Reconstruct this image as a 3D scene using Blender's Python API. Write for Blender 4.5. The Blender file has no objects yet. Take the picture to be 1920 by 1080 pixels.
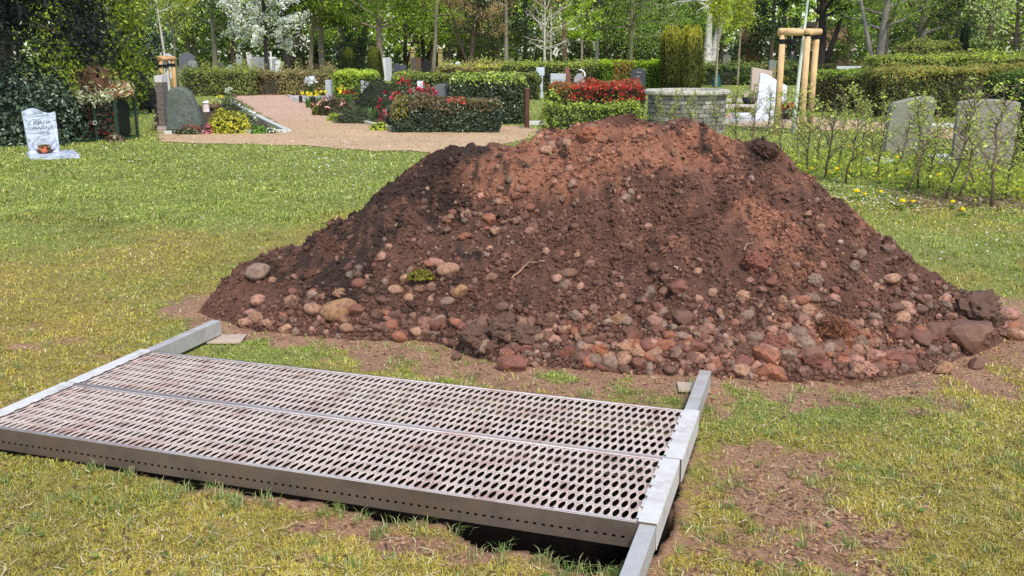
import bpy, math, random
import numpy as np
from mathutils import Vector, Matrix
R = math.radians
rnd = random.Random(7)
rg = np.random.default_rng(11)
SC = bpy.context.scene
COL = SC.collection

# ------------------------------------------------------------------ camera, light, exposure
F, HZ, HC = 1775.0, 100.0, 1.6
PITCH = math.atan((540 - HZ) / F); CP, SP = math.cos(PITCH), math.sin(PITCH)
cd = bpy.data.cameras.new('camera'); cam = bpy.data.objects.new('camera', cd); COL.objects.link(cam)
cd.sensor_width = 36.0; cd.lens = 36.0 * F / 1920.0; cd.clip_start = 0.05; cd.clip_end = 2000
cam.location = (0, 0, HC); cam.rotation_euler = (math.pi / 2 - PITCH, 0, 0)
SC.camera = cam
SUN_EL = R(54); SUN_DIR = Vector((0.30, -0.80, 0)).normalized() * math.cos(SUN_EL) + Vector((0, 0, math.sin(SUN_EL)))
w = bpy.data.worlds.new('World'); SC.world = w; w.use_nodes = True
nt = w.node_tree; bg = nt.nodes['Background']
sk = nt.nodes.new('ShaderNodeTexSky'); sk.sky_type = 'NISHITA'; sk.sun_disc = False
sk.sun_elevation = SUN_EL; sk.sun_rotation = math.atan2(SUN_DIR.x, SUN_DIR.y); sk.dust_density = 1.0; sk.air_density = 1.0
nt.links.new(sk.outputs[0], bg.inputs[0]); bg.inputs[1].default_value = 0.15
sl = bpy.data.lights.new('sun', 'SUN'); sl.energy = 2.0; sl.angle = R(8); sl.color = (1.0, 0.95, 0.87)
so = bpy.data.objects.new('sun', sl); COL.objects.link(so); so.location = (10, -10, 20)
so.rotation_euler = SUN_DIR.to_track_quat('Z', 'Y').to_euler()
SC.view_settings.view_transform = 'Standard'; SC.view_settings.look = 'None'
SC.view_settings.exposure = 0.76; SC.view_settings.gamma = 1.0
SC.cycles.max_bounces = 6; SC.cycles.diffuse_bounces = 3; SC.cycles.transmission_bounces = 3
SC.cycles.glossy_bounces = 2; SC.cycles.transparent_max_bounces = 4
try:
    SC.cycles.use_denoising = False
except Exception:
    pass

# ------------------------------------------------------------------ helpers: photo rows/columns -> metres
def G(px, py, z=0.0):
    dx = (px - 960) / F; dy = (540 - py) / F
    t = (HC - z) / (SP - dy * CP)
    return dx * t, t * (CP + dy * SP)
def fwd(Y, z=0.4): return Y * CP + (HC - z) * SP
def PX(px, Y, z=0.4): return (px - 960) / F * fwd(Y, z)
def WD(pw, Y, z=0.4): return pw / F * fwd(Y, z)
def TZ(py, Y):
    dy = (540 - py) / F
    return HC + Y * (dy * CP - SP) / (CP + dy * SP)
def project(P):
    P = np.asarray(P); z = P[:, 2] - HC
    fw = P[:, 1] * CP - z * SP; up = P[:, 1] * SP + z * CP
    return 960 + F * P[:, 0] / fw, 540 - F * up / fw
def S(r, g, b, k=1.0):
    f = lambda c: (c / 12.92 if c <= .04045 else ((c + .055) / 1.055) ** 2.4)
    return np.array([f(r / 255) * k, f(g / 255) * k, f(b / 255) * k])

# ------------------------------------------------------------------ noise
def _hash(ix, iy, s):
    h = (ix * 374761393 + iy * 668265263 + s * 2147483647) & 0xFFFFFFFF
    h = ((h ^ (h >> 13)) * 1274126177) & 0xFFFFFFFF
    return ((h ^ (h >> 16)) & 0xFFFF) / 65535.0
def vnoise(x, y, s=0):
    x = np.asarray(x, float); y = np.asarray(y, float)
    ix = np.floor(x).astype(np.int64); iy = np.floor(y).astype(np.int64)
    fx = x - ix; fy = y - iy; fx = fx * fx * (3 - 2 * fx); fy = fy * fy * (3 - 2 * fy)
    a = _hash(ix, iy, s); b = _hash(ix + 1, iy, s); c = _hash(ix, iy + 1, s); d = _hash(ix + 1, iy + 1, s)
    return (a * (1 - fx) + b * fx) * (1 - fy) + (c * (1 - fx) + d * fx) * fy
def fbm(x, y, f=1.0, o=4, s=0, g=.5):
    t = 0; a = 1; n = 0
    for i in range(o):
        t = t + a * vnoise(np.asarray(x) * f + 17.3 * i, np.asarray(y) * f - 9.1 * i, s + i); n += a; a *= g; f *= 2.03
    return t / n
def sstep(a, b, x):
    t = np.clip((np.asarray(x) - a) / (b - np.asarray(a)), 0, 1); return t * t * (3 - 2 * t)

# ------------------------------------------------------------------ objects
def tag(o, label=None, cat=None, group=None, kind=None):
    if label: o['label'] = label
    if cat: o['category'] = cat
    if group: o['group'] = group
    if kind: o['kind'] = kind
    return o
def thing(name, label, cat, loc=(0, 0, 0), rz=0.0, group=None):
    o = bpy.data.objects.new(name, None); COL.objects.link(o)
    o.location = loc; o.rotation_euler = (0, 0, rz); o.empty_display_size = .1
    return tag(o, label, cat, group)
def mesh_np(name, V, Fs, mat, parent=None, C=None, smooth=False):
    V = np.asarray(V, np.float32).reshape(-1, 3)
    if not isinstance(Fs, (list, tuple)): Fs = [Fs]
    Fs = [np.asarray(f, np.int32) for f in Fs if len(f)]
    loops = np.concatenate([f.ravel() for f in Fs]); tot = np.concatenate([np.full(len(f), f.shape[1], np.int32) for f in Fs])
    st = np.concatenate([[0], np.cumsum(tot)[:-1]]).astype(np.int32)
    me = bpy.data.meshes.new(name)
    me.vertices.add(len(V)); me.vertices.foreach_set('co', V.ravel())
    me.loops.add(len(loops)); me.loops.foreach_set('vertex_index', loops)
    me.polygons.add(len(tot)); me.polygons.foreach_set('loop_start', st)
    try: me.polygons.foreach_set('loop_total', tot)
    except Exception: pass
    me.polygons.foreach_set('use_smooth', np.full(len(tot), bool(smooth)))
    if C is not None:
        C = np.asarray(C, np.float32)
        a = me.color_attributes.new('Col', 'FLOAT_COLOR', 'POINT')
        a.data.foreach_set('color', np.concatenate([C, np.ones((len(C), 1), np.float32)], 1).ravel())
    me.update(calc_edges=True); me.validate()
    if mat: me.materials.append(mat)
    o = bpy.data.objects.new(name, me); COL.objects.link(o)
    if parent: o.parent = parent
    return o
class Geo:
    def __init__(s): s.V = []; s.T = []; s.Q = []; s.C = []; s.n = 0
    def add(s, V, T=(), Q=(), c=None):
        V = np.asarray(V, float).reshape(-1, 3)
        if len(T): s.T.append(np.asarray(T, int).reshape(-1, 3) + s.n)
        if len(Q): s.Q.append(np.asarray(Q, int).reshape(-1, 4) + s.n)
        if c is None: c = (1, 1, 1)
        c = np.asarray(c, float); s.C.append(np.broadcast_to(c, (len(V), 3)) if c.ndim == 1 else c)
        s.V.append(V); s.n += len(V); return s
    def box(s, c, d, rz=0, c_=None, rx=0, ry=0, taper=1.0):
        x, y, z = d[0] / 2, d[1] / 2, d[2] / 2
        V = np.array([(-x, -y, -z), (x, -y, -z), (x, y, -z), (-x, y, -z), (-x * taper, -y * taper, z), (x * taper, -y * taper, z), (x * taper, y * taper, z), (-x * taper, y * taper, z)])
        M = np.array(Matrix.Rotation(rz, 3, 'Z') @ Matrix.Rotation(ry, 3, 'Y') @ Matrix.Rotation(rx, 3, 'X'))
        return s.add(V @ M.T + np.array(c), Q=[(3, 2, 1, 0), (4, 5, 6, 7), (0, 1, 5, 4), (1, 2, 6, 5), (2, 3, 7, 6), (3, 0, 4, 7)], c=c_)
    def tube(s, pts, rad, n=6, c=None, cap=True):
        P = np.asarray(pts, float); m = len(P); rad = np.broadcast_to(np.asarray(rad, float), (m,))
        t = np.gradient(P, axis=0); t /= np.linalg.norm(t, axis=1)[:, None] + 1e-9
        ref = np.array((1., 0, 0)) if abs(t[0][0]) < .8 else np.array((0, 1., 0))
        u = np.cross(t, ref); u /= np.linalg.norm(u, axis=1)[:, None] + 1e-9; v = np.cross(t, u)
        a = np.linspace(0, 2 * np.pi, n, endpoint=False)
        V = P[:, None] + rad[:, None, None] * (np.cos(a)[None, :, None] * u[:, None] + np.sin(a)[None, :, None] * v[:, None])
        Q = [(i * n + j, i * n + (j + 1) % n, (i + 1) * n + (j + 1) % n, (i + 1) * n + j) for i in range(m - 1) for j in range(n)]
        V = V.reshape(-1, 3); T = []
        if cap:
            V = np.concatenate([V, P[:1], P[-1:]]); b = m * n
            T = [(b, (j + 1) % n, j) for j in range(n)] + [(b + 1, (m - 1) * n + j, (m - 1) * n + (j + 1) % n) for j in range(n)]
        return s.add(V, T=T, Q=Q, c=c)
    def lathe(s, prof, n=24, c=None, at=(0, 0, 0), sx=1, sy=1):
        a = np.linspace(0, 2 * np.pi, n, endpoint=False); P = np.asarray(prof, float); m = len(P)
        V = np.stack([P[:, :1] * np.cos(a) * sx, P[:, :1] * np.sin(a) * sy, np.repeat(P[:, 1:], n, 1)], -1).reshape(-1, 3) + np.array(at)
        Q = [(i * n + j, i * n + (j + 1) % n, (i + 1) * n + (j + 1) % n, (i + 1) * n + j) for i in range(m - 1) for j in range(n)]
        return s.add(V, Q=Q, c=c)
    def prism(s, out, y0, y1, c=None):            # outline (x,z), extruded along y
        n = len(out); o = np.asarray(out, float)
        V = np.concatenate([np.c_[o[:, 0], np.full(n, y0), o[:, 1]], np.c_[o[:, 0], np.full(n, y1), o[:, 1]], [[o[:, 0].mean(), y0, o[:, 1].mean()]], [[o[:, 0].mean(), y1, o[:, 1].mean()]]])
        T = [(2 * n, i, (i + 1) % n) for i in range(n)] + [(2 * n + 1, n + (i + 1) % n, n + i) for i in range(n)]
        Q = [((i + 1) % n, i, n + i, n + (i + 1) % n) for i in range(n)]
        return s.add(V, T=T, Q=Q, c=c)
    def obj(s, name, mat, parent=None, smooth=False, bevel=0):
        o = mesh_np(name, np.concatenate(s.V), [np.concatenate(x) for x in (s.T, s.Q) if x], mat, parent, np.concatenate(s.C), smooth)
        if bevel:
            b = o.modifiers.new('bevel', 'BEVEL'); b.width = bevel; b.segments = 2; b.limit_method = 'ANGLE'
        return o
def copy_thing(t, loc, rz=0, scale=1.0, label=None, group=None, color=None):
    c = t.copy(); COL.objects.link(c); c.location = loc; c.rotation_euler = (0, 0, rz); c.scale = (scale, scale, scale)
    if label: c['label'] = label
    if group: c['group'] = group
    for ch in list(t.children):
        d = ch.copy(); COL.objects.link(d); d.parent = c
        if color is not None and ch.name.startswith('crown'): d.color = (*color, 1)
        for g in list(ch.children):
            e = g.copy(); COL.objects.link(e); e.parent = d
    return c

# ------------------------------------------------------------------ materials (base colour = mesh colour x object colour x own mottling)
def mat(name, rough=.8, scale=20., var=.25, bump=.2, bscale=None, metal=0., trans=0., spec=.3, tint=None, dirt=None, bdist=.01):
    m = bpy.data.materials.new(name); m.use_nodes = True; t = m.node_tree; N = t.nodes; L = t.links
    b = N['Principled BSDF']; b.inputs['Roughness'].default_value = rough; b.inputs['Metallic'].default_value = metal
    b.inputs['Specular IOR Level'].default_value = spec
    at = N.new('ShaderNodeAttribute'); at.attribute_name = 'Col'
    oi = N.new('ShaderNodeObjectInfo'); tc = N.new('ShaderNodeTexCoord')
    def mul(a, c_):
        x = N.new('ShaderNodeMix'); x.data_type = 'RGBA'; x.blend_type = 'MULTIPLY'; x.inputs[0].default_value = 1
        L.new(a, x.inputs[6])
        if hasattr(c_, 'is_linked'): L.new(c_, x.inputs[7])
        else: x.inputs[7].default_value = (*c_, 1)
        return x.outputs[2]
    col = mul(at.outputs['Color'], oi.outputs['Color'])
    if tint is not None: col = mul(col, tuple(tint))
    nz = N.new('ShaderNodeTexNoise'); nz.inputs['Scale'].default_value = scale; nz.inputs['Detail'].default_value = 6; nz.inputs['Roughness'].default_value = .65
    L.new(tc.outputs['Object'], nz.inputs['Vector'])
    rp = N.new('ShaderNodeMapRange'); rp.inputs[1].default_value = .3; rp.inputs[2].default_value = .7; rp.inputs[3].default_value = 1 - var; rp.inputs[4].default_value = 1 + var
    L.new(nz.outputs['Fac'], rp.inputs[0])
    if var: col = mul(col, rp.outputs[0])
    if dirt is not None:        # (colour, scale, threshold, strength): stains and growth with a shape of their own
        n2 = N.new('ShaderNodeTexNoise'); n2.inputs['Scale'].default_value = dirt[1]; n2.inputs['Detail'].default_value = 8; n2.inputs['Roughness'].default_value = .7
        L.new(tc.outputs['Object'], n2.inputs['Vector'])
        r2 = N.new('ShaderNodeMapRange'); r2.inputs[1].default_value = dirt[2]; r2.inputs[2].default_value = dirt[2] + .15; r2.inputs[4].default_value = dirt[3]
        L.new(n2.outputs['Fac'], r2.inputs[0])
        x = N.new('ShaderNodeMix'); x.data_type = 'RGBA'; L.new(r2.outputs[0], x.inputs[0]); L.new(col, x.inputs[6]); x.inputs[7].default_value = (*dirt[0], 1)
        col = x.outputs[2]
    L.new(col, b.inputs['Base Color'])
    if bump:
        n3 = N.new('ShaderNodeTexNoise'); n3.inputs['Scale'].default_value = bscale or scale * 2; n3.inputs['Detail'].default_value = 8; n3.inputs['Roughness'].default_value = .7
        L.new(tc.outputs['Object'], n3.inputs['Vector'])
        bp = N.new('ShaderNodeBump'); bp.inputs['Strength'].default_value = bump; bp.inputs['Distance'].default_value = bdist
        L.new(n3.outputs['Fac'], bp.inputs['Height']); L.new(bp.outputs[0], b.inputs['Normal'])
    if trans:
        tr = N.new('ShaderNodeBsdfTranslucent'); L.new(col, tr.inputs[0])
        mx = N.new('ShaderNodeMixShader'); mx.inputs[0].default_value = trans
        L.new(b.outputs[0], mx.inputs[1]); L.new(tr.outputs[0], mx.inputs[2]); L.new(mx.outputs[0], N['Material Output'].inputs[0])
    return m
M_leaf = mat('leaf', .55, 3, .12, 0, trans=.48, spec=.3, tint=(1.35, 1.35, 1.22))
M_gloss = mat('glossy_leaf', .3, 3, .12, 0, trans=.15, spec=.5)
M_grass = mat('grass_blade', .6, 2, .1, 0, trans=.3, spec=.25)
M_bark = mat('bark', .9, 9, .35, .8, 14, bdist=.03)
M_core = mat('inner_twigs', .95, 6, .4, .8, 10, bdist=.05)
M_ground = mat('lawn_soil', .95, 55, .45, .9, 90, bdist=.012)
M_path = mat('path_gravel', .95, 9, .22, .8, 120, bdist=.015, dirt=(S(150, 150, 92), 1.1, .56, .4))
M_soil = mat('soil', .95, 45, .3, 1.0, 70, bdist=.012)
M_crumb = mat('soil_crumb', .95, 60, .3, .4, 90)
M_stone = mat('cobble', .75, 18, .3, .45, 45, spec=.35, dirt=(S(104, 72, 57), 2.4, .46, .8), bdist=.006)
M_galv = mat('galvanised_steel', .5, 22, .1, .08, 60, metal=.08, spec=.5, dirt=(S(150, 132, 114), 5, .54, .5))
M_deck = mat('worn_deck_steel', .6, 30, .10, .12, 90, metal=.1, spec=.4, dirt=(S(170, 120, 106), 4.5, .5, .5))
M_flange = mat('muddy_steel', .7, 6, .3, .2, 50, metal=.1, spec=.35, dirt=(S(95, 72, 52), 3.0, .5, .6))
M_gran = mat('granite', .6, 40, .18, .15, 80, spec=.4)
M_rough = mat('rough_granite', .85, 40, .25, 1.0, 12, dirt=(S(112, 108, 88), 3, .55, .55), spec=.3, bdist=.05)
M_polish = mat('polished_granite', .25, 120, .25, 0, spec=.5)
M_masonry = mat('masonry', .9, 14, .4, .8, 30, bdist=.02, dirt=(S(96, 100, 78), 3, .56, .5))
M_wood = mat('peeled_wood', .7, 5, .18, .3, 25, dirt=(S(176, 122, 72), 4, .56, .55))
M_paint = mat('lime_paint', .85, 10, .12, .3, 40)
M_plain = mat('plain', .6, 12, .12, .1, 40)
M_black = mat('black_rubber', .6, 12, .2, .1, 40)
M_cloth = mat('cloth', .95, 10, .2, .3, 60)
M_petal = mat('petal', .6, 5, .12, 0, trans=.25)
def marble():
    m = mat('marble', .35, 6, .06, .05, 30, spec=.45); t = m.node_tree; N = t.nodes; L = t.links; b = N['Principled BSDF']
    tc = N.new('ShaderNodeTexCoord'); n = N.new('ShaderNodeTexNoise'); n.inputs['Scale'].default_value = 2.6; n.inputs['Detail'].default_value = 9; n.inputs['Roughness'].default_value = .62; n.inputs['Distortion'].default_value = 1.6
    mp = N.new('ShaderNodeMapping'); mp.inputs['Rotation'].default_value = (.3, .5, .4); mp.inputs['Scale'].default_value = (1, 1, 2.4)
    L.new(tc.outputs['Object'], mp.inputs[0]); L.new(mp.outputs[0], n.inputs['Vector'])
    r = N.new('ShaderNodeValToRGB'); e = r.color_ramp.elements
    e[0].position = .42; e[0].color = (.62, .66, .74, 1); e[1].position = .6; e[1].color = (.62, .66, .74, 1)
    k = r.color_ramp.elements.new(.5); k.color = (.16, .19, .24, 1); k = r.color_ramp.elements.new(.475); k.color = (.5, .54, .62, 1); k = r.color_ramp.elements.new(.53); k.color = (.52, .56, .64, 1)
    L.new(n.outputs['Fac'], r.inputs[0])
    for l in list(b.inputs['Base Color'].links): L.remove(l)
    L.new(r.outputs[0], b.inputs['Base Color']); return m
M_marble = marble()

# ------------------------------------------------------------------ leaves
def unit(a): return a / (np.linalg.norm(a, axis=-1, keepdims=True) + 1e-9)
def leaves(geo, P, size, cols, Nrm=None, aspect=.6, spread=1.0, droop=0.):
    P = np.asarray(P, float); n = len(P)
    if n == 0: return
    d = unit(rg.normal(size=(n, 3)))
    if Nrm is not None: nn = unit(Nrm + d * spread)
    else: nn = d
    a = unit(np.cross(nn, rg.normal(size=(n, 3)))); a[:, 2] -= droop; a = unit(a); b = unit(np.cross(nn, a))
    s = (np.asarray(size) * rg.uniform(.5, 1.5, n))[:, None]
    V = np.stack([P - a * s * .5, P + b * s * aspect * .5 + nn * s * .06, P + a * s * .5, P - b * s * aspect * .5 + nn * s * .06], 1)
    geo.add(V.reshape(-1, 3), Q=np.arange(4 * n).reshape(n, 4), c=np.repeat(np.asarray(cols, float), 4, 0))
def pick(pal, n, wts=None, var=.22):
    pal = np.array([np.asarray(p, float) for p in pal]); i = rg.choice(len(pal), n, p=wts)
    return pal[i] * rg.uniform(1 - var, 1 + var, (n, 1))
def poly_dist(x, y, poly):                        # signed distance, positive inside
    x = np.asarray(x, float); y = np.asarray(y, float); d = np.full(x.shape, 1e9); ins = np.zeros(x.shape, bool); n = len(poly)
    for i in range(n):
        ax, ay = poly[i]; bx, by = poly[(i + 1) % n]
        t = np.clip(((x - ax) * (bx - ax) + (y - ay) * (by - ay)) / ((bx - ax) ** 2 + (by - ay) ** 2 + 1e-12), 0, 1)
        d = np.minimum(d, np.hypot(x - ax - t * (bx - ax), y - ay - t * (by - ay)))
        if by != ay:
            c = ((ay > y) != (by > y)) & (x < (bx - ax) * (y - ay) / (by - ay) + ax); ins ^= c
    return np.where(ins, d, -d)

# ------------------------------------------------------------------ layout shared by ground, grating and mound
PA = -0.3095; PU = np.array((math.cos(PA), math.sin(PA))); PV = np.array((-PU[1], PU[0]))
P0 = np.array((.474, 2.79)); PL, PW = 2.843, .530
def uv(x, y): return (x - P0[0]) * PU[0] + (y - P0[1]) * PU[1], (x - P0[0]) * PV[0] + (y - P0[1]) * PV[1]
def UV(u, v): return P0[0] + u * PU[0] + v * PV[0], P0[1] + u * PU[1] + v * PV[1]
PIT = [G(p[0], p[1] + 6) for p in ((255, 872), (372, 912), (420, 914), (470, 932), (520, 930), (570, 940), (620, 938), (690, 962), (730, 978), (800, 972), (850, 985), (880, 1012), (940, 1030), (1010, 1030), (1060, 1052), (1110, 1066), (1150, 1058), (1212, 1052), (1232, 1024), (1266, 985), (1270, 950), (1256, 925))] + [UV(-.02, .35), UV(-.03, .98), UV(-1.2, 1.03), UV(-2.74, 1.0), UV(-2.72, .1)]
MOUND = [(-2.02, 5.78), (-1.55, 5.38), (-.95, 5.15), (-.45, 5.15), (-.1, 4.78), (.4, 4.62), (.9, 4.5), (1.25, 4.45), (1.75, 4.5), (2.2, 4.66), (2.6, 5.0), (2.95, 5.3), (3.05, 5.7), (2.92, 6.3), (2.88, 7.0), (2.3, 8.0), (1.2, 8.5), (0, 8.4), (-1.2, 7.8), (-1.8, 7.0), (-2.08, 6.3)]
RIDGE = [(-.42, 6.45, .95), (-.22, 6.45, 1.01), (.12, 6.45, 1.08), (.62, 6.45, 1.24), (1.2, 6.45, 1.19), (1.66, 6.4, 1.02)]
PATHS = [[G(*p) for p in q] for q in (
    ((432, 178), (575, 178), (590, 192), (650, 216), (735, 243), (955, 236), (1010, 244), (985, 262), (860, 288), (700, 284), (560, 274), (300, 268), (290, 252), (540, 250), (505, 226), (470, 205), (440, 190)),
    ((1355, 212), (1500, 220), (1650, 231), (1800, 245), (1960, 256), (1960, 274), (1780, 262), (1640, 249), (1500, 243), (1355, 236)))]
BARE = [(1450, 930, .48, .42, .8), (1560, 1010, .3, .22, .6), (820, 1040, .6, .08, .65), (1700, 770, .5, .1, .4), (1400, 850, .16, .14, .8), (1510, 880, .26, .16, .95), (1430, 950, .2, .17, .95), (1560, 970, .24, .12, .8), (1350, 1010, .16, .2, .9), (1440, 1040, .26, .1, .9), (1600, 1060, .2, .1, .6), (1300, 1075, .2, .1, .8),
        (680, 985, .24, .07, .9), (790, 1020, .26, .09, .9), (900, 1052, .22, .08, .85), (560, 950, .12, .05, .5), (1010, 1062, .18, .06, .5), (800, 1075, .3, .06, .5),
        (140, 650, .4, .3, .48), (90, 620, .3, .25, .4), (60, 500, .5, .4, .3), (1400, 770, .22, .14, .7), (1780, 760, .12, .1, .5), (1660, 800, .2, .2, .2), (1330, 740, .2, .15, .6),
        (700, 275, .7, .5, .3), (850, 285, .9, .5, .35), (1800, 375, .9, .35, .7), (1680, 355, .5, .3, .5), (1880, 380, .7, .4, .8)]
def bare_mask(x, y):
    m = np.zeros(np.shape(x))
    for px, py, rx, ry, k in BARE:
        cx, cy = G(px, py); m = np.maximum(m, k * np.exp(-((x - cx) / rx) ** 2 - ((y - cy) / ry) ** 2))
    d = -poly_dist(x, y, MOUND)
    u, v = uv(x, y)
    m = np.maximum(m, sstep(np.where(x < -.9, .34, .72), .03, d) * np.where(y < 6.2, 1.0, .6) * .9)
    m = np.maximum(m, .95 * np.exp(-((u + .9) / 1.1) ** 2 - ((v - 1.5) / .34) ** 2))
    g = np.exp(-((u + 2.0) / .45) ** 2 - ((v - 1.22) / .13) ** 2) + .9 * np.exp(-((u + 1.1) / .45) ** 2 - ((v - 1.25) / .1) ** 2) + .6 * np.exp(-((u + .75) / .1) ** 2 - ((v - 1.6) / .12) ** 2)
    m = m * (1 - np.clip(g, 0, 1) * .85)
    pit = -poly_dist(x, y, PIT); m = np.maximum(m, sstep(.12, .0, pit) * .8)
    n = fbm(x, y, 5.5, 5, 3, .65)
    return np.clip(sstep(.28, .74, m * 1.0 + (n - .5) * 2.0 * sstep(.02, .3, m)), 0, 1)
C_green, C_moss, C_straw, C_soil = S(138, 146, 68), S(156, 138, 66), S(178, 160, 100), S(156, 118, 92)
def yellow_mask(x, y):
    d = np.hypot(x, y)
    a = fbm(x, y, .75, 4, 21); b = fbm(x, y, 3.5, 3, 25)
    left = sstep(-1.0, -3.5, x) * sstep(10.5, 6, d); near = sstep(4.5, 2.4, d)
    base = .36 * left + (.50) * near - .42 * sstep(9, 15, d)
    base = base + .22 * sstep(.6, 1.4, x) * sstep(8, 5, d)
    return np.clip(sstep(.33, .72, a * .75 + b * .35 - .14 + base), 0, 1)
def ground_z(x, y):
    k = sstep(12, 6, np.hypot(x, y))
    z = k * ((fbm(x, y, 2.2, 4, 5) - .5) * .05 + (fbm(x, y, 14, 3, 8) - .5) * .022)
    u, v = uv(x, y)
    z = z + .034 * np.exp(-((v + .06) / .09) ** 2) * sstep(-1.9, -2.3, u) * sstep(.0, -.02, v)
    near = sstep(.0, .12, np.maximum.reduce([-v + .06, v - 2 * PW + .04, u + .02, -PL - u + .02]))   # the earth is lower under the grating
    z = z * (.25 + .75 * near) - .012 * (1 - near)
    return z

# ------------------------------------------------------------------ GROUND
def axis(lo, hi, a, b, fine):
    m = list(np.arange(a, b + 1e-6, fine)); s = fine; L_ = []; x = a
    while x > lo: s = min(s * 1.12, 12); x -= s; L_.append(x)
    s = fine; x = m[-1]; H_ = []
    while x < hi: s = min(s * 1.12, 12); x += s; H_.append(x)
    return np.array(L_[::-1] + m + H_)
gx = axis(-300, 300, -3.0, 3.2, .022); gy = axis(-12, 600, 1.5, 5.2, .022)
X, Y = np.meshgrid(gx, gy)
Zg = ground_z(X, Y)
inner = (np.abs(X) < 3.4) & (Y < 5) & (Y > 1.8)
pd = np.full(X.shape, -9.); pd[inner] = poly_dist(X[inner], Y[inner], PIT)
pd = pd + (fbm(X, Y, 11, 4, 31, .6) - .5) * .10 * (pd > -1)
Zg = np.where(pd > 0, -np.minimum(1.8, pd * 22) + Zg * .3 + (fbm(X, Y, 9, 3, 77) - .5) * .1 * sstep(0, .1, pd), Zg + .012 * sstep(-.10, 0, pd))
bm = bare_mask(X, Y); ym = yellow_mask(X, Y)
Cg = (C_green * .8)[None, None] * (1 - ym[..., None]) + (C_moss * .85)[None, None] * ym[..., None]
Cg = Cg * (.8 + .4 * fbm(X, Y, 9, 3, 41))[..., None]
soil = C_soil * (.75 + .5 * fbm(X, Y, 11, 3, 43))[..., None]
mix = np.clip(bm + .32 * sstep(.52, .75, fbm(X, Y, 18, 3, 47)) * (Y < 9), 0, 1)[..., None]
Cg = Cg * (1 - mix) + soil * mix
uu, vv = uv(X, Y); Cg[(pd > .02) | ((uu < .0) & (uu > -PL) & (vv > .01) & (vv < 2 * PW - .01))] = S(34, 25, 20)  # pit and ground under the gratings painted near black, shade put into the colour
ny, nx = X.shape; idx = np.arange(ny * nx).reshape(ny, nx)
Qg = np.stack([idx[:-1, :-1], idx[:-1, 1:], idx[1:, 1:], idx[1:, :-1]], -1).reshape(-1, 4)
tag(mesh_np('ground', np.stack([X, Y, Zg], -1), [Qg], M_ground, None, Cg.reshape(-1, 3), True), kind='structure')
# gravel paths: flat sheets with ragged edges, a little above the lawn
for P in PATHS:
    P = np.array(P); x0, y0 = P.min(0); x1, y1 = P.max(0)
    px_, py_ = np.meshgrid(np.arange(x0 - .3, x1 + .3, .1), np.arange(y0 - .3, y1 + .3, .1))
    d = poly_dist(px_, py_, [tuple(p) for p in P]) + (fbm(px_, py_, 1.6, 4, 51) - .5) * .5
    n_y, n_x = px_.shape; ii = np.arange(n_y * n_x).reshape(n_y, n_x)
    keep = (d[:-1, :-1] > 0)
    q = np.stack([ii[:-1, :-1], ii[:-1, 1:], ii[1:, 1:], ii[1:, :-1]], -1)[keep]
    c = S(192, 160, 124) * (.85 + .3 * fbm(px_, py_, 1.3, 4, 53))[..., None]
    far = sstep(21, 27, py_)[..., None]; c = c * (1 - far) + S(194, 160, 136) * (.9 + .2 * fbm(px_, py_, 2, 3, 54))[..., None] * far
    zz = .010 + .012 * sstep(0, .5, d)
    tag(mesh_np('gravel_path', np.stack([px_, py_, zz], -1), [q], M_path, None, c.reshape(-1, 3), True), kind='structure')

# ------------------------------------------------------------------ EARTH MOUND
RX = np.array([r[0] for r in RIDGE])
def mound_base(x, y):
    d = poly_dist(x, y, MOUND); best = np.full(x.shape, 1e9); hh = np.zeros(x.shape)
    for (ax, ay, az), (bx, by, bz) in zip(RIDGE[:-1], RIDGE[1:]):
        t = np.clip(((x - ax) * (bx - ax) + (y - ay) * (by - ay)) / ((bx - ax) ** 2 + (by - ay) ** 2), 0, 1)
        q = np.hypot(x - ax - t * (bx - ax), y - ay - t * (by - ay)); m = q < best
        best = np.where(m, q, best); hh = np.where(m, az + t * (bz - az), hh)
    din = np.maximum(d, 0); t = din / (din + best + 1e-9)
    h = hh * (t ** 1.05 * .9 + .1 * np.sin(t * np.pi / 2)) ; h = h - .06 * np.exp(-(best / .10) ** 2)
    return h, d, t
mx = np.arange(-2.3, 3.3, .014); my = np.arange(4.25, 8.7, .016)
MX, MY = np.meshgrid(mx, my)
h, md, mt = mound_base(MX, MY)
k = sstep(0, .25, md)
# lumps, slides, hollows and clods
h = h + k * ((fbm(MX, MY, 1.5, 4, 61) - .5) * .34 + (fbm(MX, MY, 5, 4, 63, .6) - .5) * .15)
def bump_at(px, py, yv, r, a, sh=1.0):
    cx = PX(px, yv, .7)
    return a * np.exp(-((MX - cx) ** 2 + ((MY - yv) / sh) ** 2) / r ** 2)
for px, py, yv, r, a in ((855, 275, 6.3, .17, .065), (800, 300, 6.25, .15, .06), (830, 345, 6.02, .12, -.10), (790, 375, 5.95, .14, .06), (1425, 275, 6.3, .13, .04), (1290, 280, 6.15, .14, -.07), (1060, 360, 5.95, .09, .05), (1110, 250, 6.35, .14, .05), (1180, 240, 6.4, .10, .05), (1230, 300, 6.1, .2, .05), (1000, 330, 5.9, .16, -.05), (1275, 492, 5.25, .09, .05), (1290, 500, 5.2, .06, -.06), (1065, 372, 5.85, .06, -.07), (940, 355, 5.95, .10, -.05), (1190, 255, 6.3, .10, -.05), (700, 410, 6.0, .13, .05), (1350, 420, 5.7, .22, .05), (1560, 470, 5.7, .16, .05), (620, 500, 5.75, .15, .05)):
    h = h + k * bump_at(px, py, yv, r, a * 1.5)
th_ = np.arctan2(MY - 6.2, MX - .6); h = h + k * (fbm(th_ * 9, mt * 2.2, 1, 4, 64, .6) - .5) * .11 * np.sin(np.pi * np.clip(mt, 0, 1)) ** .7
cl = np.abs(fbm(MX, MY, 9, 3, 65) - .5) * 2
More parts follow.
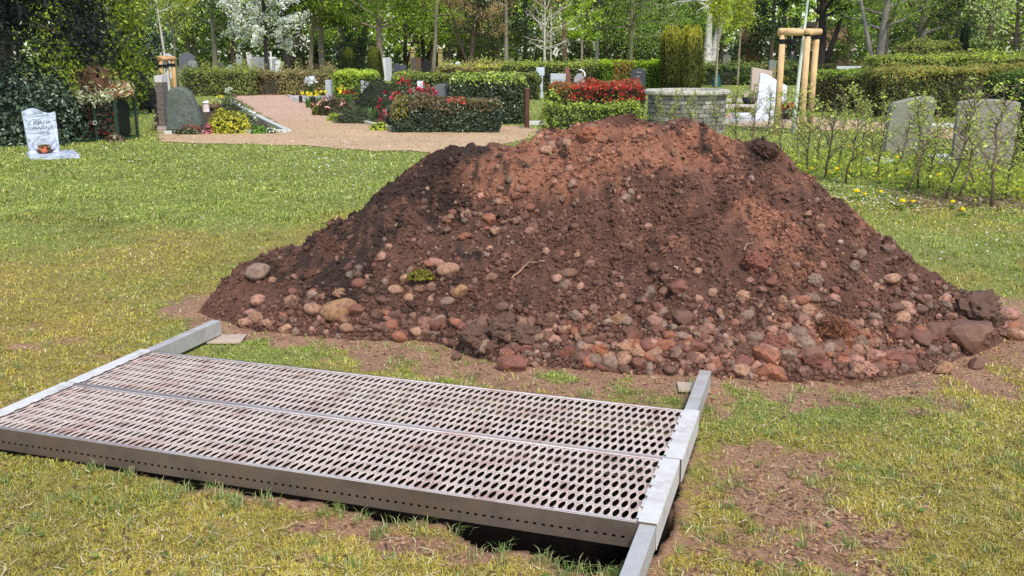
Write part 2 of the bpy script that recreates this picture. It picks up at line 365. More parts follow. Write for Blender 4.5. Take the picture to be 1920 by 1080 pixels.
h = h + k * (.5 + .8 * fbm(MX, MY, 2, 2, 66)) * ((1 - cl) * .03 + (fbm(MX, MY, 26, 3, 67, .65) - .5) * .06)
h = np.where(md > 0, np.maximum(h, 0) + .0, 0) - .03 * (1 - sstep(-.02, .06, md))
def soil_col(x, y, z):
    px_, py_ = project(np.stack([x, y, z], -1).reshape(-1, 3)); px_ = px_.reshape(x.shape); py_ = py_.reshape(x.shape)
    red = np.exp(-((px_ - 1130) / 190) ** 2 - ((py_ - 270) / 60) ** 2) + .85 * np.exp(-((px_ - 960) / 150) ** 2 - ((py_ - 340) / 55) ** 2) + .5 * np.exp(-((px_ - 1480) / 210) ** 2 - ((py_ - 440) / 110) ** 2) + .75 * np.exp(-((px_ - 1500) / 220) ** 2 - ((py_ - 650) / 60) ** 2) + .5 * np.exp(-((px_ - 1320) / 60) ** 2 - ((py_ - 270) / 40) ** 2) + .4 * np.exp(-((px_ - 1830) / 90) ** 2 - ((py_ - 590) / 40) ** 2)
    dark = np.exp(-((px_ - 790) / 110) ** 2 - ((py_ - 350) / 75) ** 2) + .8 * np.exp(-((px_ - 650) / 160) ** 2 - ((py_ - 500) / 80) ** 2) + np.exp(-((px_ - 855) / 60) ** 2 - ((py_ - 275) / 22) ** 2) + .8 * np.exp(-((px_ - 1425) / 28) ** 2 - ((py_ - 280) / 35) ** 2) + .5 * np.exp(-((px_ - 940) / 120) ** 2 - ((py_ - 630) / 50) ** 2)
    n = fbm(x * 1.0, y * 1.0, 3.2, 4, 71); n2 = fbm(x, y, 12, 3, 73)
    n4 = fbm(x, y, 30, 2, 75); r_ = sstep(.25, .85, red + (n - .5) * 1.5 + (n2 - .5) * .9 + (n4 - .5) * .5)[..., None]; d_ = sstep(.3, .72, dark * .95 + (n - .52) * 1.5 + (n2 - .5) * 1.2 + (n4 - .5) * .7)[..., None]
    c = S(98, 68, 54) * (1 - r_) + S(144, 97, 74) * r_
    c = c * (1 - d_) + S(58, 43, 35) * d_
    return c * (.66 + .68 * n2)[..., None]
Cm = soil_col(MX, MY, np.maximum(h, 0))
ny, nx = MX.shape; idx = np.arange(ny * nx).reshape(ny, nx); kp = (md[:-1, :-1] > -.06)
Qm = np.stack([idx[:-1, :-1], idx[:-1, 1:], idx[1:, 1:], idx[1:, :-1]], -1)[kp]
tag(mesh_np('earth_mound', np.stack([MX, MY, h], -1), [Qm], M_soil, None, Cm.reshape(-1, 3), True), 'large heap of reddish brown dug earth full of stones behind the metal grating', 'earth mound')
def hm(x, y):
    fx = np.clip((np.asarray(x) - mx[0]) / .014, 0, len(mx) - 1.001); fy = np.clip((np.asarray(y) - my[0]) / .016, 0, len(my) - 1.001)
    i = fx.astype(int); j = fy.astype(int); a = fx - i; b = fy - j
    return np.maximum(0, (h[j, i] * (1 - a) + h[j, i + 1] * a) * (1 - b) + (h[j + 1, i] * (1 - a) + h[j + 1, i + 1] * a) * b)
def raycast(px_, py_):
    px_ = np.asarray(px_, float); py_ = np.asarray(py_, float)
    dx = (px_ - 960) / F; dy = (540 - py_) / F
    D = np.stack([dx, CP + dy * SP, dy * CP - SP], -1); t = np.full(px_.shape, 3.6); hit = np.zeros(px_.shape, bool)
    for i in range(420):
        P = D * t[:, None] + (0, 0, HC); s = hm(P[:, 0], P[:, 1])
        hit |= (P[:, 2] <= s); t = np.where(hit, t, t + .012)
    P = D * t[:, None] + (0, 0, HC); P[:, 2] = hm(P[:, 0], P[:, 1]); return P, hit
# stones: shared rounded and broken shapes
def ico(sub):
    import bmesh
    b = bmesh.new(); bmesh.ops.create_icosphere(b, subdivisions=sub, radius=1); b.verts.ensure_lookup_table()
    V = np.array([v.co[:] for v in b.verts]); T = np.array([[v.index for v in f.verts] for f in b.faces]); b.free(); return V, T
I1, I2, I3, I4 = ico(1), ico(2), ico(3), ico(4)
def n3(V, f, s):
    return (vnoise(V[:, 0] * f + s, V[:, 1] * f + V[:, 2] * f * .7, s) + vnoise(V[:, 1] * f - s, V[:, 2] * f + V[:, 0] * f * .6, s + 5)) / 2 - .5
def clod(seed):
    r = np.random.default_rng(seed); V = I4[0] * (1.1, r.uniform(.85, 1.05), .9); N0 = n3(I4[0], 1.6, seed) * .5 + n3(I4[0], 4.5, seed + 2) * .45 + n3(I4[0], 11, seed + 4) * .3 + n3(I4[0], 23, seed + 6) * .2; return V * (1 + N0)[:, None]
def round_stone(seed):
    r = np.random.default_rng(seed); V = I3[0] * np.array((1, r.uniform(.7, .95), r.uniform(.55, .8)))
    V = V * (1 + n3(I3[0], 1.1, seed)[:, None] * .45 + n3(I3[0], 3, seed + 3)[:, None] * .1); return V
def broken_stone(seed):
    r = np.random.default_rng(seed); V = I3[0].copy()
    for i in range(11):
        n = unit(r.normal(size=3)); d = r.uniform(.55, .85); q = V @ n; V = V - np.maximum(q - d, 0)[:, None] * n * .96
    V = V * (1.12, r.uniform(.85, 1.05), r.uniform(.78, 1.0)) * (1 + n3(I3[0], 3, seed)[:, None] * .12 + n3(I3[0], 9, seed)[:, None] * .10); return V
STM = {}
for kind, fn, num in (('round', round_stone, 9), ('broken', broken_stone, 9), ('clod', clod, 9)):
    for i in range(num):
        I_ = I4 if kind == 'clod' else I3; o = mesh_np('stone', fn(100 + i * 7), [I_[1]], M_crumb if kind == 'clod' else M_stone, None, np.ones((len(I_[0]), 3)), kind == 'round')
        STM.setdefault(kind, []).append(o.data); bpy.data.objects.remove(o)
def stone(px, py, rp, kind, color, label, cat='stone', group=None, P=None, name='stone', flat=1.0, mi=None):
    if rp > 38: mi, flat = 4, .8
    if P is None:
        P, _ = raycast([px], [py]); P = P[0]
    dist = math.hypot(P[0], P[1]) ; r = rp / F * (dist * 1.02) * (1.22 if kind == 'broken' else 1.08)
    me = STM[kind][rnd.randrange(9) if mi is None else mi]
    o = bpy.data.objects.new(name, me); COL.objects.link(o)
    o.location = (P[0], P[1] + r * .2, P[2] + r * .28 * flat); o.scale = (r, r, r * flat)
    o.rotation_euler = (rnd.uniform(-.35, .35), rnd.uniform(-.35, .35), rnd.uniform(-.8, .8))
    o.color = (*((color * .8 + S(126, 88, 69) * .2) * (1.0 if kind == 'clod' else 1.15)), 1); return tag(o, label, cat, group)
TAN, OCH, PNK, GRY, RED, BRN, DRK, ORG = S(172, 132, 104), S(156, 118, 80), S(170, 126, 106), S(138, 118, 100), S(124, 76, 62), S(112, 82, 66), S(92, 72, 60), S(156, 98, 70)
BIG = [(483, 516, 24, 'round', GRY, 'grey brown round stone lying on the grass at the left edge of the mound'),
    (470, 590, 11, 'round', PNK, 'small pinkish flat stone on bare soil near the left rail end'),
    (589, 587, 21, 'round', TAN, 'smooth tan egg shaped stone left of the big ochre stone'),
    (634, 592, 31, 'round', OCH, 'big ochre boulder at the left foot of the earth mound'),
    (741, 548, 15, 'round', TAN, 'rounded tan stone lowest in the cluster on the left slope'),
    (764, 526, 14, 'round', TAN, 'rounded tan stone above the lowest one in the left slope cluster'),
    (840, 515, 23, 'round', TAN, 'tall tan cobble largest of the cluster on the left slope'),
    (818, 499, 13, 'broken', PNK, 'pinkish broken stone beside the tall tan cobble'),
    (806, 505, 13, 'round', ORG, 'orange brown stone left of the pinkish broken stone'),
    (786, 548, 12, 'round', BRN, 'brown oval stone under the moss tuft'),
    (960, 696, 26, 'broken', RED, 'red brown boulder lying alone on bare soil behind the grating'),
    (953, 668, 16, 'round', RED, 'red brown cobble just behind the lone red boulder'),
    (897, 646, 27, 'clod', DRK, 'dark earthy clod left of the two other clods at the mound foot'),
    (948, 624, 25, 'clod', DRK, 'dark earthy clod highest of three at the mound foot'),
    (985, 641, 24, 'clod', DRK, 'dark earthy clod right of the two other clods at the mound foot'),
    (905, 612, 14, 'round', BRN, 'smooth brown cobble above the dark clods'),
    (862, 557, 15, 'broken', OCH, 'ochre broken stone right of the left slope cluster'),
    (838, 573, 14, 'round', GRY, 'grey round stone below the ochre broken stone'),
    (857, 610, 14, 'round', ORG, 'orange stone at the mound foot left of the smooth brown cobble'),
    (1066, 521, 15, 'round', BRN, 'brown cobble in a small hollow at the middle of the slope'),
    (1045, 529, 10, 'round', PNK, 'small pink cobble left of the brown cobble in the hollow'),
    (918, 419, 13, 'broken', ORG, 'pale orange pointed stone at the middle of the slope'),
    (1173, 377, 13, 'broken', GRY, 'grey angular stone below the streak of grey pebbles'),
    (1176, 342, 8, 'broken', GRY, 'small grey stone in the streak of grey pebbles'),
    (1278, 546, 17, 'broken', RED, 'red broken stone right of centre on the lower slope'),
    (1024, 287, 13, 'round', TAN, 'tan stone near the crest of the mound'),
    (1104, 258, 16, 'clod', ORG, 'orange lump of clay on the crest of the mound'),
    (1240, 228, 10, 'round', RED, 'dark red stone topmost on the crest of the mound'),
    (1672, 529, 15, 'round', TAN, 'tan stone on the right slope of the mound'),
    (1420, 500, 20, 'clod', RED, 'reddish clod sticking out of the right slope'),
    (1215, 660, 18, 'round', RED, 'red brown cobble at the foot of the mound behind the right rail'),
    (1252, 655, 15, 'broken', ORG, 'orange broken stone beside the red cobble behind the right rail'),
    (1160, 606, 16, 'broken', OCH, 'pale ochre block at the middle foot of the mound'),
    (1432, 678, 30, 'broken', ORG, 'big orange brown boulder at the mound foot right of the rail end'),
    (1449, 710, 25, 'broken', ORG, 'flat rust red stone in front of the big orange brown boulder'),
    (1395, 690, 20, 'broken', RED, 'red brown stone left of the big orange brown boulder'),
    (1455, 655, 20, 'clod', RED, 'rusty clod behind the big orange brown boulder'),
    (1521, 672, 23, 'broken', BRN, 'brown boulder left of the smooth grey cobble'),
    (1558, 663, 19, 'round', GRY, 'smooth olive grey cobble at the right foot of the mound'),
    (1546, 692, 14, 'round', RED, 'red brown cobble below the smooth olive grey cobble'),
    (1580, 686, 15, 'broken', ORG, 'orange broken cobble right of the red brown cobble'),
    (1608, 682, 15, 'round', PNK, 'long pale pink cobble at the right foot of the mound'),
    (1645, 697, 16, 'round', BRN, 'oval brown cobble left of the tilted red brown slab'),
    (1670, 684, 24, 'broken', RED, 'tilted red brown slab at the right foot of the mound'),
    (1590, 628, 17, 'clod', RED, 'rusty clod behind the smooth olive grey cobble'),
    (1700, 578, 14, 'round', TAN, 'tan oval cobble highest of the row on the right foot'),
    (1705, 590, 13, 'round', PNK, 'pink oval cobble second in the row on the right foot'),
    (1693, 600, 13, 'round', TAN, 'tan cobble lowest in the row on the right foot'),
    (1640, 600, 13, 'round', GRY, 'grey oval cobble left of the row on the right foot'),
    (1726, 588, 13, 'round', DRK, 'dark cobble right of the row on the right foot'),
    (1812, 642, 42, 'broken', BRN, 'biggest angular brown boulder at the right end of the mound'),
    (1836, 598, 36, 'clod', DRK, 'big dark earthy clod behind the biggest boulder'),
    (1757, 630, 20, 'broken', BRN, 'brown stone left of the biggest boulder'),
    (1892, 595, 20, 'round', PNK, 'pinkish cobble farthest back on the grass at the right edge'),
    (1906, 635, 19, 'round', TAN, 'tan cobble nearest on the grass at the right edge'),
    (1873, 615, 15, 'round', PNK, 'pink cobble against the dark clod at the right edge'),
    (1899, 618, 13, 'round', ORG, 'flat orange cobble between two cobbles at the right edge'),
    (1830, 690, 13, 'broken', BRN, 'flat brown stone on the grass in front of the biggest boulder'),
    (1770, 700, 15, 'broken', OCH, 'ochre stone at the grass edge below the biggest boulder'),
    (1462, 815, 0, None, None, None)]
for b in BIG:
    if b[3]: stone(*b[:3], b[3], b[4], b[5], flat=.95)
# the other stones of the heap that one can count
zones = [((1080, 1800), (590, 715), 112, 10.5, 'right'), ((1380, 1790), (520, 600), 30, 7, 'right'), ((700, 1080), (560, 690), 52, 9, 'middle'), ((460, 760), (520, 640), 26, 8, 'left'), ((830, 1010), (360, 470), 20, 6, 'upper'), ((1150, 1700), (400, 560), 8, 6, 'slope')]
where = {'right': 'at the right foot of the earth mound', 'middle': 'at the middle foot of the earth mound', 'left': 'at the left foot of the earth mound', 'upper': 'in the stony patch on the upper slope', 'slope': 'scattered on the right slope of the mound'}
cn = [('tan', TAN), ('pinkish', PNK), ('grey', GRY), ('red', RED), ('brown', BRN), ('orange', ORG)]
for (xa, xb), (ya, yb), n, r0, zn in zones:
    pxs = rg.uniform(xa, xb, n * 3); pys = rg.triangular(ya, ya + (yb - ya) * .7, yb, n * 3)
    P, hit = raycast(pxs, pys); got = 0
    for i in range(n * 3):
        if got >= n or not hit[i]: continue
        if P[i][2] < .01 and rnd.random() < .85: continue
        ci = rnd.choices(range(6), (3, 2, 2, 3, 5, 2))[0]; kd = rnd.choices(('round', 'broken', 'clod'), (42, 40, 18))[0]
        lab = {'round': 'round ', 'broken': 'broken ', 'clod': 'crumbly '}[kd] + cn[ci][0] + ' stone among many ' + where[zn]
        stone(0, 0, r0 * 1.15 * rnd.uniform(.65, 1.6), kd, cn[ci][1] * rnd.uniform(.7, 1.1), lab, group=lab.replace(' stone among', ' stones among'), P=P[i]); got += 1
# uncountable pebbles and crumbs
def bits(name, n, smin, smax, base, pal, mat_, px_rng, py_rng, pebble=False, smooth=False, wts=None, clump=None):
    px_ = rg.uniform(*px_rng, n); py_ = rg.uniform(*py_rng, n)
    if clump is not None:
        kx = clump(px_, py_) > rg.uniform(0, 1, n); px_, py_ = px_[kx], py_[kx]
    P, hit = raycast(px_, py_); ok = hit & (P[:, 2] > .004) ; P = P[ok]; m = len(P)
    r = smin * (smax / smin) ** (rg.uniform(0, 1, m) ** 2.6)
    bV, bT = base; nv = len(bV)
    V = bV[None] * rg.uniform(.6, 1.15, (m, 1, 3)) * (1 + rg.uniform(-.28, .28, (m, nv, 1)) * (0.35 if pebble else 1))
    Qn = unit(rg.normal(size=(m, 4))); qw, qx, qy, qz = Qn.T        # each bit lies at its own random tilt
    Rm = np.stack([1 - 2 * (qy * qy + qz * qz), 2 * (qx * qy - qz * qw), 2 * (qx * qz + qy * qw), 2 * (qx * qy + qz * qw), 1 - 2 * (qx * qx + qz * qz), 2 * (qy * qz - qx * qw), 2 * (qx * qz - qy * qw), 2 * (qy * qz + qx * qw), 1 - 2 * (qx * qx + qy * qy)], 1).reshape(m, 3, 3)
    V = np.einsum('mij,mvj->mvi', Rm, V) * r[:, None, None] + P[:, None] + np.array((0, 0, 1))[None, None] * (r * .25)[:, None, None]
    T = (bT[None] + (np.arange(m) * nv)[:, None, None]).reshape(-1, 3)
    if pal is None: c = soil_col(P[:, 0], P[:, 1], P[:, 2]) * rg.uniform(.65, 1.45, (m, 1))
    else:
        c = pick(pal, m, wts, .25); s_ = soil_col(P[:, 0], P[:, 1], P[:, 2]); c = c * .58 + s_ * .42 * 1.15
    return tag(mesh_np(name, V.reshape(-1, 3), [T], mat_, None, np.repeat(c, nv, 0), smooth), kind='stuff')
OCT = (np.array([(1, 0, 0), (-1, 0, 0), (0, 1, 0), (0, -1, 0), (0, 0, 1), (0, 0, -1.)]), np.array([(0, 2, 4), (2, 1, 4), (1, 3, 4), (3, 0, 4), (2, 0, 5), (1, 2, 5), (3, 1, 5), (0, 3, 5)]))
cc_ = lambda a, b: .25 + .75 * sstep(.42, .6, fbm(a, b, .016, 3, 111) + .25 * sstep(480, 640, b))
o = bits('soil_crumbs', 70000, .004, .024, OCT, None, M_crumb, (380, 1900), (215, 720), clump=cc_); tag(o, 'loose crumbs of red and dark soil covering the earth mound', 'soil')
pc = lambda a, b: .07 + .8 * sstep(540, 640, b) * sstep(420, 560, a) + .75 * np.exp(-((a - 940) / 100) ** 2 - ((b - 410) / 55) ** 2) + .5 * np.exp(-((a - 800) / 160) ** 2 - ((b - 520) / 40) ** 2) + .4 * np.exp(-((a - 1090) / 120) ** 2 - ((b - 265) / 40) ** 2) + .6 * np.exp(-((a - 1178) / 22) ** 2 - ((b - 345) / 40) ** 2) + .5 * np.exp(-((a - 1150) / 130) ** 2 - ((b - 530) / 30) ** 2) + .3 * sstep(1500, 1650, a)
o = bits('pebbles', 15000, .009, .038, I1, [TAN, PNK, GRY, RED, BRN, DRK, S(186, 158, 138)], M_stone, (380, 1910), (230, 720), True, False, (.14, .13, .16, .19, .24, .11, .03), pc); tag(o, 'countless small pebbles strewn over the slopes of the earth mound', 'pebbles')
# crumbs lying on the bare ground in front
def ground_bits(name, n, label, pal, smin, smax, box, mask):
    px_ = rg.uniform(box[0], box[1], n); py_ = rg.uniform(box[2], box[3], n)
    x, y = G(px_, py_); ok = (mask(x, y) > rg.uniform(.15, 1, n)) & (poly_dist(x, y, PIT) < -.01)
    u, v = uv(x, y); ok &= ~((u < .04) & (u > -PL - .04) & (v > -.02) & (v < 2 * PW + .02))
    x, y = x[ok], y[ok]; m = len(x); z = ground_z(x, y); r = smin * (smax / smin) ** (rg.uniform(0, 1, m) ** 2.5)
    V = OCT[0][None] * rg.uniform(.6, 1.2, (m, 6, 1)) * r[:, None, None] * (1, 1, .7) + np.stack([x, y, z + r * .3], -1)[:, None]
    T = (OCT[1][None] + (np.arange(m) * 6)[:, None, None]).reshape(-1, 3)
    return tag(mesh_np(name, V.reshape(-1, 3), [T], M_crumb, None, np.repeat(pick(pal, m, None, .3), 6, 0)), label, 'soil', kind='stuff')
ground_bits('scattered_soil', 26000, 'loose soil crumbs on the bare patches of the lawn', [C_soil, C_soil * .7, S(166, 126, 100), S(120, 84, 66)], .003, .014, (300, 1920, 590, 1080), bare_mask)

# ------------------------------------------------------------------ GRATING OVER THE GRAVE
def panel(label, v0, du):
    t = thing('walkway_grating', label, 'metal grating', (*UV(du, v0), 0), PA, 'metal gratings laid over the open grave')
    x0, x1, y1, zt = -PL, 0., PW - .006, .120
    cap = .064; lam = .0309; rows = 7; ya, yb = .016, y1 - .016; rp = (yb - ya) / rows
    a0, a1 = x0 + cap + .004, x1 - cap - .004; ncol = int((a1 - a0) / lam); lam = (a1 - a0) / (ncol)
    g = Geo(); N = 14; an = np.linspace(0, 2 * np.pi, N, endpoint=False) + np.pi / N
    hx, hy = .0116, rp * .425
    for r in range(rows):
        off = .5 if r % 2 else 0.
        for c_ in range(ncol):
            uc = a0 + (c_ + .5 + (off if c_ < ncol - 1 else 0)) * lam if off else a0 + (c_ + .5) * lam
            if off and c_ == ncol - 1: continue
            vc = ya + (r + .5) * rp
            inn = np.c_[np.sign(np.cos(an)) * np.abs(np.cos(an)) ** 1.35 * hx, np.sin(an) * hy]
            s_ = np.maximum(np.abs(np.cos(an)) / (lam / 2), np.abs(np.sin(an)) / (rp / 2)); out = np.c_[np.cos(an), np.sin(an)] / s_[:, None]
            mid = inn * .45 + out * .55
            pts = np.concatenate([inn, mid, out]); jit = rg.uniform(.8, 1.2)
            z = .0024 * jit * np.sin(2 * np.pi * pts[:, 0] / lam * .98) * np.cos(np.pi * pts[:, 1] / rp)
            z = z - .004 * np.exp(-((pts[:, 0] / (hx * 1.3)) ** 2 + (pts[:, 1] / (hy * 1.3)) ** 2)) * 0
            V = np.c_[pts[:, 0] + uc, pts[:, 1] + vc, z + zt - .006]
            Q = [(L0 * N + j, L0 * N + (j + 1) % N, (L0 + 1) * N + (j + 1) % N, (L0 + 1) * N + j) for L0 in (0, 1) for j in range(N)]
            cv = S(203, 184, 168) * rg.uniform(.86, 1.1); cv = cv if rg.uniform() > .05 else cv * .6 + S(120, 80, 62) * .4; g.add(V, Q=[q[::-1] for q in Q], c=cv)
        if off:                       # half cells that close the staggered rows
            for e in (a0 + lam * .25, a1 - lam * .25):
                vc = ya + (r + .5) * rp
                g.add([(e - lam * .25, vc - rp / 2, zt - .006), (e + lam * .25, vc - rp / 2, zt - .006), (e + lam * .25, vc + rp / 2, zt - .006), (e - lam * .25, vc + rp / 2, zt - .006)], Q=[(0, 1, 2, 3)], c=S(204, 184, 172))
    for e in ((ya + 0) / 2, (y1 + yb) / 2):
        g.box(((x0 + x1) / 2, e, zt - .0045), (a1 - a0, .0165, .004), c_=S(198, 188, 182))
    d = g.obj('deck', M_deck, t, True)
    for p in d.data.polygons: pass
    so_ = d.modifiers.new('sheet', 'SOLIDIFY'); so_.thickness = .0025; so_.offset = -1
    for nm, yy in (('front_flange', 0.), ('rear_flange', y1)):
        g = Geo(); zb, zh, hw = .022, .056, .0062; ps = np.arange(x0 + cap + .04, x1 - cap - .02, .0302)
        th = .003; yc = yy + (th / 2 if nm[0] == 'f' else -th / 2); fc = S(100, 86, 73)
        g.box(((x0 + x1) / 2, yc, (zb + zh - .005) / 2), (PL - .004, th, zh - .005 - zb), c_=fc)
        g.box(((x0 + x1) / 2, yc, (zh + .005 + zt - .002) / 2), (PL - .004, th, zt - .002 - zh - .005), c_=fc)
        e = [x0 + .002] + [q for p in ps for q in (p - hw, p + hw)] + [x1 - .002]
        for i in range(0, len(e), 2):
            g.box(((e[i] + e[i + 1]) / 2, yc, zh), (e[i + 1] - e[i], th, .010), c_=fc)
        g.obj(nm, M_flange, t)
    for nm, xa, xb in (('end_cap', x0, x0 + cap), ('end_cap', x1 - cap, x1)):
        g = Geo(); cc = S(214, 208, 200); xo = xa if xa == x0 else xb
        g.box(((xa + xb) / 2, y1 / 2, zt + .0005), (cap, y1 - .004, .005), c_=cc)
        g.box((xo - (.0015 if xo == xb else -.0015), y1 / 2, zt / 2 + .011), (.004, y1 - .006, zt - .028), c_=cc * .95)
        xi = xa if xo == xb else xb; s_ = -1 if xo == xb else 1
        for q in range(6):
            g.box((xi + s_ * .004, .05 + q * (y1 - .10) / 5, zt + .001), (.010, .055, .003), c_=cc * .95)
        g.obj(nm, M_galv, t, bevel=.0015)
    return t
def deck_mud():
    n = 260; u = -PL * rg.uniform(0, 1, n); v = 2 * PW * rg.uniform(0, 1, n); x, y = UV(u, v); rr = rg.uniform(.002, .006, n)
    V = OCT[0][None] * rg.uniform(.6, 1.2, (n, 6, 1)) * rr[:, None, None] * (1, 1, .6) + np.stack([x, y, .1205 + rr * .3], -1)[:, None]
    tag(mesh_np('mud_crumbs', V.reshape(-1, 3), [(OCT[1][None] + (np.arange(n) * 6)[:, None, None]).reshape(-1, 3)], M_crumb, None, np.repeat(pick([C_soil, C_soil * .7], n), 6, 0)), 'crumbs of dried mud lying on the gratings', 'mud', kind='stuff')
deck_mud()
panel('nearer of two perforated steel walkway gratings, pinkish worn, with holed front flange', 0., -.004)
panel('farther of two perforated steel walkway gratings, pale grey, closer to the mound', PW, .004)
def rail(label, u, v0, v1):
    t = thing('support_rail', label, 'metal rail', (*UV(u, v0), 0), PA, 'galvanised rails under the gratings')
    L_ = v1 - v0; z0, z1, hw = .032, .113, .027; g = Geo(); th = .0035; c = S(178, 174, 168)
    for cx, cz, dx, dz in ((0, z1 - th / 2, 2 * hw, th), (0, z0 + th / 2, 2 * hw, th), (-hw + th / 2, (z0 + z1) / 2, th, z1 - z0 - 2 * th), (hw - th / 2, (z0 + z1) / 2, th, z1 - z0 - 2 * th)):
        g.box((cx, L_ / 2, cz), (dx, L_, dz), c_=c)
    g.obj('tube', M_galv, t); return t
rail('galvanised steel rail under the right ends of the gratings', -.034, -.75, 1.62)
rail('galvanised steel rail under the left ends of the gratings', -PL + .034, -.9, 1.66)
def board(label, px, py, lx, ly, rz):
    x, y = G(px, py, .03); t = thing('wooden_board', label, 'board', (x, y, ground_z(np.array(x), np.array(y)) + .006), rz, 'boards under the rail ends')
    g = Geo(); g.box((0, 0, .007), (lx, ly, .012), c_=S(186, 166, 146)); g.obj('plank', M_wood, t, bevel=.002)
board('pale wooden board under the far end of the left rail', 425, 632, .19, .15, PA + .35)
board('pale wooden board under the far end of the right rail', 1300, 724, .15, .12, PA + .2)

# ------------------------------------------------------------------ LAWN GRASS (one object; nobody could count it)
def grass():
    n = 560000
    px_ = rg.uniform(-120, 2040, n); py_ = np.where(rg.uniform(0, 1, n) < .8, rg.uniform(238, 1140, n), rg.uniform(176, 420, n))
    x, y = G(px_, py_); dist = np.hypot(x, y)
    bmk = bare_mask(x, y); ymk = yellow_mask(x, y)
    ok = (rg.uniform(0, 1, n) > bmk * .93) & (rg.uniform(0, 1, n) < np.where(dist < 9, .35 + .65 * sstep(.36, .56, fbm(x, y, 16, 3, 92)), 1))
    u, v = uv(x, y)
    ok &= ~((u < .012) & (u > -PL - .012) & (v > -.012) & (v < 2 * PW + .012)) & ~((np.abs(u + .034) < .036) & (v > -.8) & (v < 1.63)) & ~((np.abs(u + PL - .034) < .036) & (v > -.9) & (v < 1.67))
    near = dist < 6; pdv = np.full(n, -9.); pdv[near] = poly_dist(x[near], y[near], PIT); ok &= pdv < -.02
    mdv = poly_dist(x, y, MOUND); ok &= mdv < .03
    for P in PATHS: ok &= poly_dist(x, y, P) < .05
    x, y, dist, ymk, bmk = x[ok], y[ok], dist[ok], ymk[ok], bmk[ok]; n = len(x)
    tuft = fbm(x, y, 9, 2, 83); tall = sstep(.6, .75, fbm(x, y, 2.8, 3, 81)) * (1 - ymk * .8)
    L_ = (.013 + .012 * tuft + .022 * tall) * rg.uniform(.5, 1.5, n) * np.maximum(1, dist / 7) ** .45
    W_ = .0016 * np.maximum(1, dist / 3.1) * rg.uniform(.7, 1.3, n)
    A = rg.uniform(0, 6.283, n); lean = rg.uniform(.4, 1.5, n) * (1 - .35 * tall)
    dx, dy = np.cos(A), np.sin(A); sx, sy = -dy, dx
    z = ground_z(x, y); B = np.stack([x, y, z - .003], -1)
    mid = B + np.stack([dx * L_ * .35 * lean, dy * L_ * .35 * lean, L_ * .55], -1)
    tip = B + np.stack([dx * L_ * lean, dy * L_ * lean, L_ * (1.0 - .42 * lean)], -1)
    s = np.stack([sx, sy, np.zeros(n)], -1) * W_[:, None]
    V = np.stack([B - s, B + s, mid + s * .8, mid - s * .8, tip], 1).reshape(-1, 3)
    i = np.arange(n)[:, None] * 5
    q = i + np.array([[0, 1, 2, 3]]); t = i + np.array([[3, 2, 4]])
    k_ = rg.uniform(0, 1, n); g1 = S(150, 165, 70); g2 = S(180, 190, 96); m1 = S(204, 186, 84); m2 = S(184, 174, 78); st = S(216, 202, 150); st2 = S(176, 152, 104)
    c = np.where((k_ < .5)[:, None], g1, g2); c = np.where((rg.uniform(0, 1, n) < ymk)[:, None], np.where((k_ < .6)[:, None], m1, m2), c)
    isst = rg.uniform(0, 1, n) < (.15 + .12 * ymk + .25 * bmk); c = np.where(isst[:, None], np.where((k_ < .5)[:, None], st, st2), c)
    c = c * rg.uniform(.65, 1.25, (n, 1)) * (.72 + .56 * fbm(x, y, 1.7, 3, 87))[:, None] * (.8 + .4 * fbm(x, y, 7, 3, 88))[:, None]
    tag(mesh_np('lawn_grass', V, [q, t], M_grass, None, np.repeat(c, 5, 0)), 'short mossy lawn grass, green and yellowed, around the grave and mound', 'grass', kind='stuff')
grass()
def tufts():
    n = 520; px_ = rg.uniform(-60, 1980, n); py_ = rg.uniform(560, 1120, n); pe = np.array(PIT[:21]); k = rg.integers(0, 21, 150); x, y = G(px_, py_)
    x = np.r_[x, pe[k, 0] + rg.normal(size=150) * .03]; y = np.r_[y, pe[k, 1] - np.abs(rg.normal(size=150)) * .05]
    u, v = uv(x, y); ok = (poly_dist(x, y, MOUND) < -.05) & (poly_dist(x, y, PIT) < -.012) & ~((u < .05) & (u > -PL - .05) & (v > -.02) & (v < 2 * PW + .05)) & (rg.uniform(0, 1, len(x)) > .5 * yellow_mask(x, y)); x, y = x[ok], y[ok]
    g = Geo(); pal = [S(120, 146, 66), S(150, 168, 92), S(176, 184, 120), S(206, 194, 140), S(104, 128, 56)]
    for a, b in zip(x, y):
        m = rnd.randrange(12, 30); A = rg.uniform(0, 6.283, m); L_ = rg.uniform(.025, .065, m); ln = rg.uniform(.2, 1.1, m); q = rg.normal(size=(m, 2)) * .014; z = float(ground_z(np.array(a), np.array(b)))
        B = np.c_[a + q[:, 0], b + q[:, 1], np.full(m, z - .003)]; d = np.c_[np.cos(A), np.sin(A), np.zeros(m)]; sd = np.c_[-np.sin(A), np.cos(A), np.zeros(m)] * .0014
        M_ = B + d * (L_ * .35 * ln)[:, None] + np.c_[np.zeros((m, 2)), L_ * .6]; T_ = B + d * (L_ * ln)[:, None] + np.c_[np.zeros((m, 2)), L_ * (1 - .4 * ln)]
        V = np.stack([B - sd, B + sd, M_ + sd * .8, M_ - sd * .8, T_], 1).reshape(-1, 3); i = np.arange(m)[:, None] * 5
        g.add(V, T=i + np.array([[3, 2, 4]]), Q=i + np.array([[0, 1, 2, 3]]), c=np.repeat(pick(pal, m), 5, 0))
    tag(g.obj('grass_tufts', M_grass), 'longer grass tufts standing out of the mossy lawn and pit edge', 'grass', kind='stuff')
tufts()
